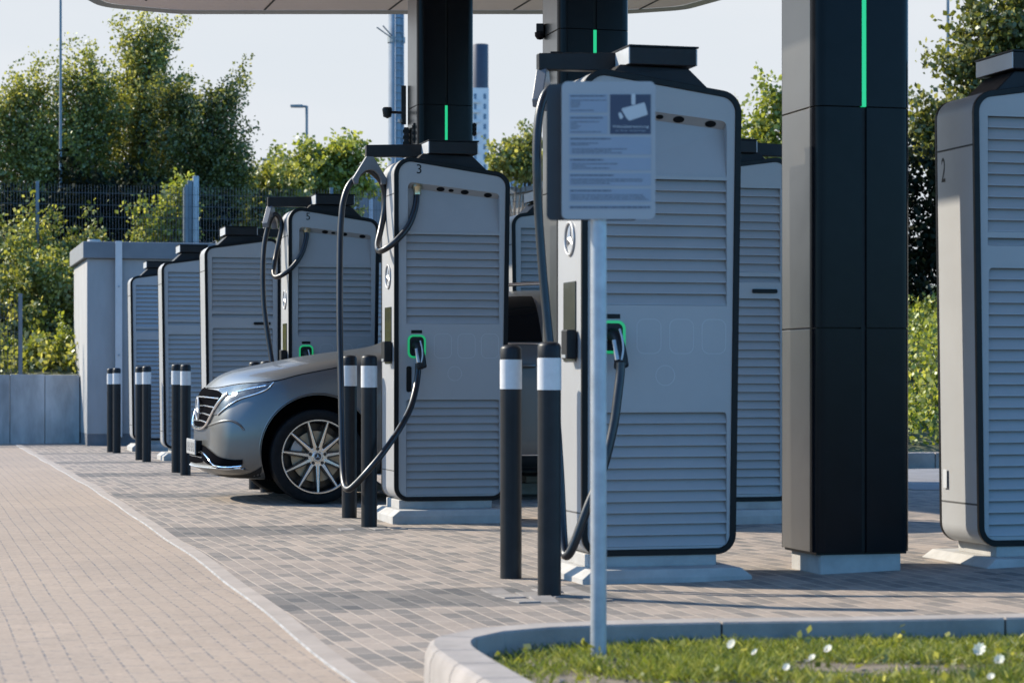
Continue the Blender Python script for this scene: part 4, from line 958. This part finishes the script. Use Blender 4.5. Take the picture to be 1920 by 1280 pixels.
# stations: a, then (y,z) from bottom centre to top centre
ST_=[
 (0.02,1.0,[(0,.25),(.60,.25),(.72,.29),(.755,.42),(.75,.60),(.70,.76),(.60,.835),(.30,.865),(0,.875)]),
 (0.135,1.0,[(0,.20),(.70,.20),(.82,.26),(.845,.43),(.84,.63),(.79,.81),(.67,.89),(.34,.93),(0,.94)]),
 (0.30,.85,[(0,.17),(.76,.17),(.87,.23),(.895,.44),(.89,.66),(.85,.88),(.73,.965),(.37,.995),(0,1.005)]),
 (0.62,.55,[(0,.16),(.78,.16),(.885,.22),(.905,.45),(.905,.70),(.87,.93),(.755,1.015),(.38,1.043),(0,1.052)]),
 (0.95,.25,[(0,.18),(.78,.18),(.89,.24),(.91,.46),(.91,.73),(.88,.98),(.77,1.085),(.38,1.112),(0,1.12)]),
 (1.32,0,[(0,.20),(.78,.20),(.885,.26),(.905,.46),(.905,.74),(.885,1.02),(.78,1.125),(.38,1.155),(0,1.165)]),
 (1.58,0,[(0,.20),(.78,.20),(.885,.26),(.905,.46),(.905,.75),(.89,1.06),(.80,1.15),(.42,1.19),(0,1.20)]),
 (1.75,0,[(0,.20),(.78,.20),(.885,.26),(.905,.46),(.905,.76),(.89,1.07),(.815,1.17),(.60,1.29),(0,1.32)]),
 (2.28,0,[(0,.20),(.78,.20),(.885,.26),(.905,.46),(.905,.76),(.89,1.08),(.815,1.20),(.62,1.60),(0,1.635)]),
 (2.90,0,[(0,.20),(.78,.20),(.885,.26),(.905,.46),(.905,.77),(.89,1.08),(.81,1.20),(.63,1.63),(0,1.665)]),
 (3.60,0,[(0,.20),(.78,.20),(.885,.26),(.91,.46),(.91,.78),(.895,1.09),(.80,1.21),(.60,1.59),(0,1.63)]),
 (4.15,0,[(0,.22),(.76,.22),(.875,.28),(.90,.48),(.90,.80),(.88,1.09),(.78,1.20),(.56,1.50),(0,1.54)]),
 (4.55,0,[(0,.25),(.72,.25),(.84,.32),(.87,.50),(.865,.80),(.84,1.06),(.74,1.13),(.48,1.20),(0,1.22)]),
 (4.74,0,[(0,.30),(.64,.30),(.76,.38),(.79,.52),(.785,.80),(.75,.98),(.66,1.04),(.40,1.08),(0,1.09)])]
F0=ST_[0][2]
ST_=[(0.05,1.0,[(y*.72,.54+(z-.54)*.72) for y,z in F0]),(0.058,1.0,[(y*.97,.54+(z-.54)*.97) for y,z in F0]),(0.085,1.0,[(y*1.03,.54+(z-.54)*1.02) for y,z in F0])]+ST_[1:]
bm=bmesh.new(); rows=[]
for a,k,pr in ST_:
    rk=max(0,1-a/0.45)
    left=[bm.verts.new((a+sw(y)*k+rake(z)*rk,-y,z)) for y,z in pr]; right=[left[0]]+[bm.verts.new((a+sw(y)*k+rake(z)*rk,y,z)) for y,z in pr[1:-1]]+[left[-1]]
    rows.append((left,right))
for (l0,r0_),(l1,r1_) in zip(rows[:-1],rows[1:]):
    for i in range(8):
        bm.faces.new((l0[i],l0[i+1],l1[i+1],l1[i])); bm.faces.new((r0_[i+1],r0_[i],r1_[i],r1_[i+1]))
for (l,rr) in (rows[0],rows[-1]):
    bm.faces.new((l[0],l[1],rr[1])) 
    for i in range(1,7): bm.faces.new((l[i],l[i+1],rr[i+1],rr[i]))
    bm.faces.new((l[7],l[8],rr[7]))
bmesh.ops.recalc_face_normals(bm,faces=bm.faces)
me=bpy.data.meshes.new('body'); bm.to_mesh(me); bm.free()
me.materials.append(M['carpaint']); me.materials.append(M['well'])
body=link('body',me,car); sm=body.modifiers.new('s','SUBSURF'); sm.levels=3; sm.render_levels=3
dg=bpy.context.evaluated_depsgraph_get(); me0=bpy.data.meshes.new_from_object(body.evaluated_get(dg))
bmt=bmesh.new(); bmt.from_mesh(me0); BV=BVHTree.FromBMesh(bmt)
WA=[0.905,3.75]; WZ=0.352
cuts=[]
for wa in WA:
    for sy in (-1,1):
        cb=MB(); n=64; R=0.425; y0,y1=sy*0.60,sy*1.05
        vs=[(wa+R*math.cos(2*PI*k/n),y,WZ+0.035+R*math.sin(2*PI*k/n)) for y in (y0,y1) for k in range(n)]
        cb.add(vs,[tuple(range(n)),tuple(range(n,2*n))]+[(k,(k+1)%n,n+(k+1)%n,n+k) for k in range(n)])
        cm=cb.build('cut',[M['carpaint'],M['well']],car); cm.data.polygons.foreach_set('material_index',[1]*len(cm.data.polygons)); cuts.append(cm)
for c in cuts:
    md=body.modifiers.new('b','BOOLEAN'); md.operation='DIFFERENCE'; md.object=c; md.solver='EXACT'
    try: md.material_mode='INDEX'
    except Exception: pass
dg=bpy.context.evaluated_depsgraph_get(); dg.update(); me1=bpy.data.meshes.new_from_object(body.evaluated_get(dg))
body.modifiers.clear(); body.data=me1; me1.name='body'
for c in cuts: bpy.data.objects.remove(c)
me1.polygons.foreach_set('use_smooth',[True]*len(me1.polygons)); me1.set_sharp_from_angle(angle=math.radians(38))
eye=Vector((-CX,-CY,CH))
def hit_px(px,py):
    d=(P(px,py,10)-Vector((0,0,CH))).normalized(); loc,nr,_,_=BV.ray_cast(eye,d,60); return loc,nr
def hit_side(a,z,sy=-1):
    loc,nr,_,_=BV.ray_cast(Vector((a,sy*3,z)),Vector((0,-sy,0)),6); return loc,nr
def hit_front(y,z):
    loc,nr,_,_=BV.ray_cast(Vector((-2,y,z)),Vector((1,0,0)),6); return loc,nr
def hit_top(a,y):
    loc,nr,_,_=BV.ray_cast(Vector((a,y,4)),Vector((0,0,-1)),6); return loc,nr
def samp(pts,n):
    pts=[Vector(p) for p in pts]; L=[0]
    for p,q in zip(pts[:-1],pts[1:]): L.append(L[-1]+(q-p).length)
    out=[]
    for i in range(n):
        l=L[-1]*i/(n-1)
        for j in range(len(pts)-1):
            if l<=L[j+1]+1e-9: out.append(pts[j].lerp(pts[j+1],(l-L[j])/max(1e-9,L[j+1]-L[j]))); break
    return out
def patch(name,hit,top,bot,m,off=0.004,n=24,k=6,parent=car,both=True,th=0.0,curve=True,sweep=None):
    """skin laid on the bodywork between two outlines"""
    T=samp(catmull([Vector((*p,0)) for p in top],6) if curve else [Vector((*p,0)) for p in top],n); B=samp(catmull([Vector((*p,0)) for p in bot],6) if curve else [Vector((*p,0)) for p in bot],n)
    grid=[]
    for j in range(k+1):
        row=[]
        for i in range(n):
            q=T[i].lerp(B[i],j/k); loc,nr=hit(q.x,q.y)
            row.append(None if loc is None else loc+nr*off)
        grid.append(row)
    # fill misses with the nearest hit in the row
    for row in grid:
        good=[i for i,v in enumerate(row) if v is not None]
        if not good: row[:]=[None]*n; continue
        for i in range(n):
            if row[i] is None: row[i]=row[min(good,key=lambda g_:abs(g_-i))]
    grid=[r_ for r_ in grid if r_[0] is not None]; k=len(grid)-1
    outs=[]
    if k<1: return outs
    for sgn in ((1,-1) if both else (1,)):
        b=MB(); vs=[(v.x,v.y*sgn,v.z) for row in grid for v in row]; fs=[]
        for j in range(k):
            for i in range(n-1): q=j*n+i; fs.append((q,q+1,q+n+1,q+n))
        # a skirt down to the body gives the skin real thickness
        o0=len(vs); ring=[i for i in range(n)]+[j*n+n-1 for j in range(1,k+1)]+[k*n+i for i in range(n-2,-1,-1)]+[j*n for j in range(k-1,0,-1)]
        c=sum((Vector(v) for v in vs),Vector())/len(vs); 
        b.add(vs,fs); outs.append(b.build(name,m,parent,smooth=60))
    return outs
def strip(name,hit,pts,w,m,off=0.003,n=30,both=True,parent=car,r=None):
    q=samp(catmull([Vector((*p,0)) for p in pts],6),n); loc=[]
    for p in q:
        l,nr=hit(p.x,p.y)
        if l is not None: loc.append(l+nr*off)
    if len(loc)<3: return
    for sgn in ((1,-1) if both else (1,)):
        MB().tube([(v.x,v.y*sgn,v.z) for v in loc],w,6).build(name,m,parent,smooth=60)
# headlight, grille, vents and trims: outlines traced as the light falls on the real corner of the body
hl=patch('headlight',hit_px,[(413,729),(440,723),(480,719),(513,717)],[(393,776),(407,777),(424,763),(450,747.5),(480,738),(500,729),(512.5,718)],M['lamp'],0.006,44,16)
for o in hl:
    pass
strip('headlight_trim',hit_px,[(409,778),(425,763.5),(450,748.5),(480,739),(501,730),(513.5,717.5)],0.0045,M['chrome'],0.006)
strip('headlight_trim',hit_px,[(430,741),(450,734),(475,728),(500,723)],0.006,M['chrome'],0.006)
b_=patch('lamp_unit',hit_px,[(436,737),(441,736),(447,734)],[(434,745),(441,744),(446,741)],M['galv'],0.009,10,4)
strip('bonnet_gap',hit_px,[(389,727),(410,726.5),(450,719.5),(513,714.5),(560,703),(600,695),(640,687.5)],0.0035,M['well'],0.001,60)
gr=patch('grille',hit_front,[(-.60,.80),(-.45,.838),(-.2,.852),(0,.858),(.2,.852),(.45,.838),(.60,.80)],[(-.42,.60),(-.3,.575),(-.15,.565),(0,.562),(.15,.565),(.3,.575),(.42,.60)],M['well'],0.007,50,16,both=False)[0]
for z,w0 in ((.79,.56),(.725,.53),(.665,.49),(.61,.44)):
    strip('grille_bar',hit_front,[(-w0,z-0.012),(-w0*.5,z),(0,z),(w0*.5,z),(w0,z-0.012)],0.0065,M['chrome'],0.014,40,False,gr)
strip('grille_frame',hit_front,[(-.615,.815),(-.55,.72),(-.47,.62),(-.36,.566),(-.15,.55),(0,.548),(.15,.55),(.36,.566),(.47,.62),(.55,.72),(.615,.815)],0.011,M['chrome'],0.012,60,False,gr)
b=MB(); c,nr=hit_front(0,.70); star(b,c+Vector((-0.035,0,0)),0.085,lambda a,b__,h:Vector((-h,a,b__)),0.012); b.build('emblem',M['emblem'],gr,smooth=40)
# lower intake, side vent, splitter
patch('air_intake',hit_front,[(-.40,.40),(-.2,.42),(0,.42),(.2,.42),(.40,.40)],[(-.40,.30),(-.2,.29),(0,.29),(.2,.29),(.40,.30)],M['well'],0.006,30,4,both=False)
for z in (.33,.365): strip('intake_bar',hit_front,[(-.38,z),(-.2,z),(.2,z),(.38,z)],0.004,M['chrome'],0.010,30,False)
patch('corner_vent',hit_px,[(366,832),(376,832),(386,836),(398,846),(412,856),(434,861),(455,861)],[(368,852),(376,858),(386,866),(400,872),(418,875),(438,873),(455,870)],M['well'],0.008,40,10)
patch('lower_cladding',lambda a,z:hit_side(a,z),[(.18,.20),(.36,.215),(.44,.25),(.49,.285)],[(.18,.165),(.36,.165),(.44,.165),(.49,.165)],M['cladding'],0.004,14,3)
strip('vent_trim',hit_px,[(364,845),(374,842),(384,850),(393,860),(404,871),(428,874),(454,872.5)],0.006,M['chrome'],0.012,40)
sp=MB()
for sgn in (-1,1):
    pass
pts=[]
for y in np.linspace(-.80,.80,33):
    l,nr=hit_front(float(y),.262)
    if l is not None: pts.append(l+Vector((-0.02,0,0)))
sp=MB(); vs=[];fs=[]
for p in pts: vs+= [(p.x,p.y,p.z+0.005),(p.x-0.006,p.y,p.z),(p.x,p.y,p.z-0.006),(p.x+0.10,p.y,p.z-0.006),(p.x+0.10,p.y,p.z+0.005)]
for i in range(len(pts)-1):
    for k_ in range(5): fs.append((i*5+k_,i*5+(k_+1)%5,(i+1)*5+(k_+1)%5,(i+1)*5+k_))
sp.add(vs,fs); sp.build('front_splitter',M['galv'],car,smooth=50)
strip('splitter_trim',hit_px,[(404,877),(430,878.5),(452,876)],0.007,M['chrome'],0.004,20)
np_=MB().box(-0.012,0.0,-0.26,0.26,0.352,0.468).build('number_plate',M['plate'],car,bevel=0.004); l,nr=hit_front(0,.41); np_.location=(l.x-0.045,0,0)
MB().box(0.0005,0.055,-0.20,0.20,0.36,0.46).build('plate_holder',M['cladding'],np_)
b=MB()
for y in (-.22,-.165,-.10,-.045,.03,.085,.14,.195): b.box(-0.0135,-0.0122,y-0.006,y+0.006,0.375,0.445); b.box(-0.0135,-0.0122,y+0.006,y+0.024,0.375+0.03*(int(y*200)%2),0.387+0.03*(int(y*200)%2))
b.build('lettering',M['ink'],np_)
strip('bumper_crease',hit_px,[(372,800),(392,797),(415,790),(432,788),(448,795),(458,806)],0.010,M['carpaint'],-0.003,40)
# sensors, arch lips, sills, doors, windows
for px,py in ((484,807),):
    l,nr=hit_px(px,py); MB().tube([l-nr*0.004,l+nr*0.0025],0.012,14).build('parking_sensor',M['carpaint'],car,smooth=40)
def archpts(wa,r,a0,a1,n=26): return [(wa+r*math.cos(math.radians(a0+(a1-a0)*i/(n-1))),WZ+0.035+r*math.sin(math.radians(a0+(a1-a0)*i/(n-1)))) for i in range(n)]
for wa in WA: strip('arch_trim',lambda a,z:hit_side(a,z),archpts(wa,0.436,-12,192),0.008,M['carpaint'],0.0,50)
patch('sill_cladding',lambda a,z:hit_side(a,z),[(1.38,.345),(2.3,.345),(3.28,.345)],[(1.38,.235),(2.3,.235),(3.28,.235)],M['cladding'],0.005,16,3)
strip('sill_trim',lambda a,z:hit_side(a,z),[(1.38,.35),(2.3,.35),(3.28,.35)],0.008,M['chrome'],0.006)
for a_ in (1.62,2.72,3.62): strip('door_gap',lambda a,z:hit_side(a,z),[(a_,.36),(a_-.01,.7),(a_,1.1)],0.003,M['well'],0.0)
patch('side_window',lambda a,z:hit_side(a,z),[(1.95,1.30),(2.2,1.49),(2.45,1.56),(2.66,1.57)],[(1.80,1.215),(2.1,1.215),(2.4,1.215),(2.66,1.215)],M['glass'],0.009,24,16)
patch('side_window',lambda a,z:hit_side(a,z),[(2.74,1.57),(3.1,1.57),(3.5,1.54),(3.62,1.52)],[(2.74,1.215),(3.1,1.215),(3.5,1.22),(3.62,1.22)],M['glass'],0.009,24,16)
strip('window_trim',lambda a,z:hit_side(a,z),[(1.78,1.205),(2.3,1.20),(3.0,1.20),(3.65,1.21)],0.007,M['chrome'],0.004)
patch('windscreen',hit_top,[(2.20,-.56),(2.22,-.3),(2.22,0),(2.22,.3),(2.20,.56)],[(1.72,-.66),(1.66,-.35),(1.65,0),(1.66,.35),(1.72,.66)],M['glass'],0.004,20,6,both=False)
for sgn in (-1,1):
    MB().tube(catmull([(2.25,sgn*.62,1.60),(2.4,sgn*.63,1.655),(3.0,sgn*.635,1.675),(3.7,sgn*.60,1.63)],6),0.014,8).build('roof_rail',M['chrome'],car,smooth=60)
for a_ in (2.47,3.42):
    for sgn in (-1,1):
        l,nr=hit_side(a_,1.03,sgn); MB().tube(catmull([(a_-.11,l.y+sgn*0.0,1.03),(a_-.08,l.y+sgn*.028,1.032),(a_+.08,l.y+sgn*.028,1.032),(a_+.11,l.y,1.03)],5),0.013,8).build('door_handle',M['carpaint'],car,smooth=60)
for sgn in (-1,1):
    bmm=bmesh.new(); bmesh.ops.create_uvsphere(bmm,u_segments=18,v_segments=10,radius=1.0)
    for v in bmm.verts: v.co=(1.90+v.co.x*0.07, sgn*(0.985+v.co.y*0.085), 1.20+v.co.z*0.075)
    mm_=bpy.data.meshes.new('wing_mirror'); bmm.to_mesh(mm_); bmm.free(); mm_.materials.append(M['cladding']); link('wing_mirror',mm_,car,80)
# wheels
def make_wheel():
    b=MB(); b.lathe([(0.272,0.0),(0.285,0.006),(0.31,0.011),(0.335,0.008),(0.348,0.0),(0.352,-0.02),(0.352,-0.20),(0.34,-0.225),(0.27,-0.23)],56,'y'); w=b.build('wheel',M['tyre'],car,smooth=40)
    b=MB(); b.lathe([(0.275,0.003),(0.276,0.0085),(0.268,0.0085),(0.262,0.001)],64,'y'); b.build('rim_lip',M['rimsilver'],w,smooth=35)
    b=MB(); b.lathe([(0.266,0.0),(0.255,-0.03),(0.245,-0.15),(0.24,-0.2)],48,'y'); b.lathe([(0.0,-0.17),(0.25,-0.17)],40,'y'); b.build('barrel',M['rimblack'],w,smooth=40)
    b=MB(); b.lathe([(0.05,-0.085),(0.19,-0.085),(0.19,-0.105),(0.05,-0.105)],40,'y'); b.build('brake_disc',M['disc'],w,smooth=30)
    b=MB(); c0=0
    for ang in (22,): 
        A0=math.radians(ang)
        vs=[];n=10
        for r_ in (0.125,0.205):
            for i in range(n+1): a=A0-0.35+0.7*i/n; vs+= [(r_*math.cos(a),-0.05,r_*math.sin(a)),(r_*math.cos(a),-0.12,r_*math.sin(a))]
        fs=[]
        for i in range(n):
            q=i*2; o2=(n+1)*2; fs+=[(q,q+2,o2+q+2,o2+q),(q+1,q+3,o2+q+3,o2+q+1),(q,q+2,q+3,q+1),(o2+q,o2+q+2,o2+q+3,o2+q+1)]
        b.add(vs,fs)
    b.build('brake_caliper',M['galv'],w)
    b=MB(); bk=MB()
    for k in range(11):
        a=-PI/2+2*PI*k/11
        er=Vector((math.cos(a),0,math.sin(a))); et=Vector((-math.sin(a),0,math.cos(a)))
        def pt(r_,t_,y_): v=er*r_+et*t_; return (v.x,y_,v.z)
        b.hexa([pt(.045,-.013,-.028),pt(.045,.013,-.028),pt(.266,.0055,-.002),pt(.266,-.0055,-.002)],[pt(.045,-.013,-.020),pt(.045,.013,-.020),pt(.266,.0055,.006),pt(.266,-.0055,.006)])
        bk.hexa([pt(.045,-.026,-.07),pt(.045,.026,-.07),pt(.262,.017,-.04),pt(.262,-.017,-.04)],[pt(.045,-.024,-.030),pt(.045,.024,-.030),pt(.262,.0125,-.004),pt(.262,-.0125,-.004)])
    b.build('spoke_faces',M['rimsilver'],w,bevel=0.002); bk.build('spoke_sides',M['rimblack'],w)
    b=MB(); b.lathe([(0.0,-0.014),(0.036,-0.014),(0.040,-0.018),(0.072,-0.020),(0.072,-0.05)],32,'y'); b.build('hub',M['rimsilver'],w,smooth=35)
    b=MB()
    for k in range(5):
        a=PI/2+2*PI*k/5; c=(0.058*math.cos(a),0,0.058*math.sin(a)); MB().lathe([(0.0135,-0.0185),(0.0135,-0.017),(0.0,-0.017)],12,'y',c).build('wheel_bolt',M['rimblack'],w)
    b=MB(); b.lathe([(0.0,-0.0125),(0.026,-0.0125),(0.030,-0.0135)],24,'y'); b.build('hub_cap',M['rimblack'],w)
    b=MB(); star(b,(0,-0.011,0),0.027,lambda a,b__,h:Vector((a,h,b__)),0.004); b.build('emblem',M['emblem'],w)
    # outside is +y in this profile: turn to face -y
    return w
w0=make_wheel(); first=True
for wa in WA:
    for sy in (-1,1):
        w=w0 if first else copy_tree(w0,car); first=False
        w.location=(wa,sy*0.888,WZ); w.rotation_euler=(0,0,PI if sy<0 else 0)
#CAREND
# ------------------------------------------------------------------ light, world, camera
SUN_EL=math.radians(34.5); tv=Vector((0.765,-0.645,0)).normalized()*math.cos(SUN_EL); tv.z=-math.sin(SUN_EL)
ld=bpy.data.lights.new('sun','SUN'); ld.energy=4.5; ld.angle=math.radians(0.5); ld.color=(1.0,0.895,0.735)
lo_=bpy.data.objects.new('sun',ld); COL.objects.link(lo_); lo_.rotation_euler=tv.to_track_quat('-Z','Y').to_euler(); lo_.location=(-20,20,30)
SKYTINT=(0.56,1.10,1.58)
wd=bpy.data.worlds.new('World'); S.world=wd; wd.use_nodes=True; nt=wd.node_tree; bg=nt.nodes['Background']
sky=nt.nodes.new('ShaderNodeTexSky'); sky.sky_type='NISHITA'; sky.sun_disc=False; sky.sun_elevation=SUN_EL; sky.sun_rotation=math.atan2(-tv.x,-tv.y)
sky.air_density=1.0; sky.dust_density=1.2; sky.ozone_density=1.6
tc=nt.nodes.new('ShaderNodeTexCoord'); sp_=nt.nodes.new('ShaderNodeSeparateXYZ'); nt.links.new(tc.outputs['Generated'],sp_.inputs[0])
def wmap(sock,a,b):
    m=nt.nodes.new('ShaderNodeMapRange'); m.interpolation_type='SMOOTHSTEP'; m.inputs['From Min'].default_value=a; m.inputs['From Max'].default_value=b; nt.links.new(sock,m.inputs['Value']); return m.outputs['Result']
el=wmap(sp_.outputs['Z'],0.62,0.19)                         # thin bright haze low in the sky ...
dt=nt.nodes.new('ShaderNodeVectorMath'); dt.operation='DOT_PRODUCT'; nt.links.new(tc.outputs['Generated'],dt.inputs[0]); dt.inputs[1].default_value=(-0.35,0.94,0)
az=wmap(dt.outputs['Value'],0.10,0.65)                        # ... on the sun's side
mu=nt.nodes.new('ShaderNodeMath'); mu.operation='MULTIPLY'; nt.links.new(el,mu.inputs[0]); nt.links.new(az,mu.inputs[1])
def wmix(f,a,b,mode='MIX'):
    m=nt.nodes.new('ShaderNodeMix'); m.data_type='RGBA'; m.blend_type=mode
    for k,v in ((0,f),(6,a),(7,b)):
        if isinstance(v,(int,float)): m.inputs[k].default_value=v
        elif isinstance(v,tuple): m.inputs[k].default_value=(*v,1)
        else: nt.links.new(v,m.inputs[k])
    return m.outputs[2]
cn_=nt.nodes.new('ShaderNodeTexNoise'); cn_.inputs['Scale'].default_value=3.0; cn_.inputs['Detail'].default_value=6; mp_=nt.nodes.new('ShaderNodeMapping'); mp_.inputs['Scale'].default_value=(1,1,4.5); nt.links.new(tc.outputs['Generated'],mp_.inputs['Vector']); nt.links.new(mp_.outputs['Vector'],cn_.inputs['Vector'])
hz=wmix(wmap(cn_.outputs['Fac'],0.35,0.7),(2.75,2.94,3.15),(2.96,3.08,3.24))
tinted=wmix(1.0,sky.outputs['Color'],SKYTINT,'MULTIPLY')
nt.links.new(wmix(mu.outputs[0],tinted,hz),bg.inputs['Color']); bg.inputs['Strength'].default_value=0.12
cd=bpy.data.cameras.new('camera'); cam=bpy.data.objects.new('camera',cd); COL.objects.link(cam); S.camera=cam
cd.sensor_fit='HORIZONTAL'; cd.sensor_width=36; cd.lens=F/1920*36; cd.shift_y=(YH-640)/1920
cam.location=(0,0,CH); cam.rotation_euler=(PI/2,0,-TH); cd.clip_start=0.1; cd.clip_end=5000
cd.dof.use_dof=True; cd.dof.focus_distance=15.5; cd.dof.aperture_fstop=5.6
S.view_settings.view_transform='Standard'; S.view_settings.look='None'; S.view_settings.exposure=1.2; S.view_settings.gamma=1
S.cycles.use_denoising=True
try: S.cycles.denoiser='OPENIMAGEDENOISE'
except Exception: pass
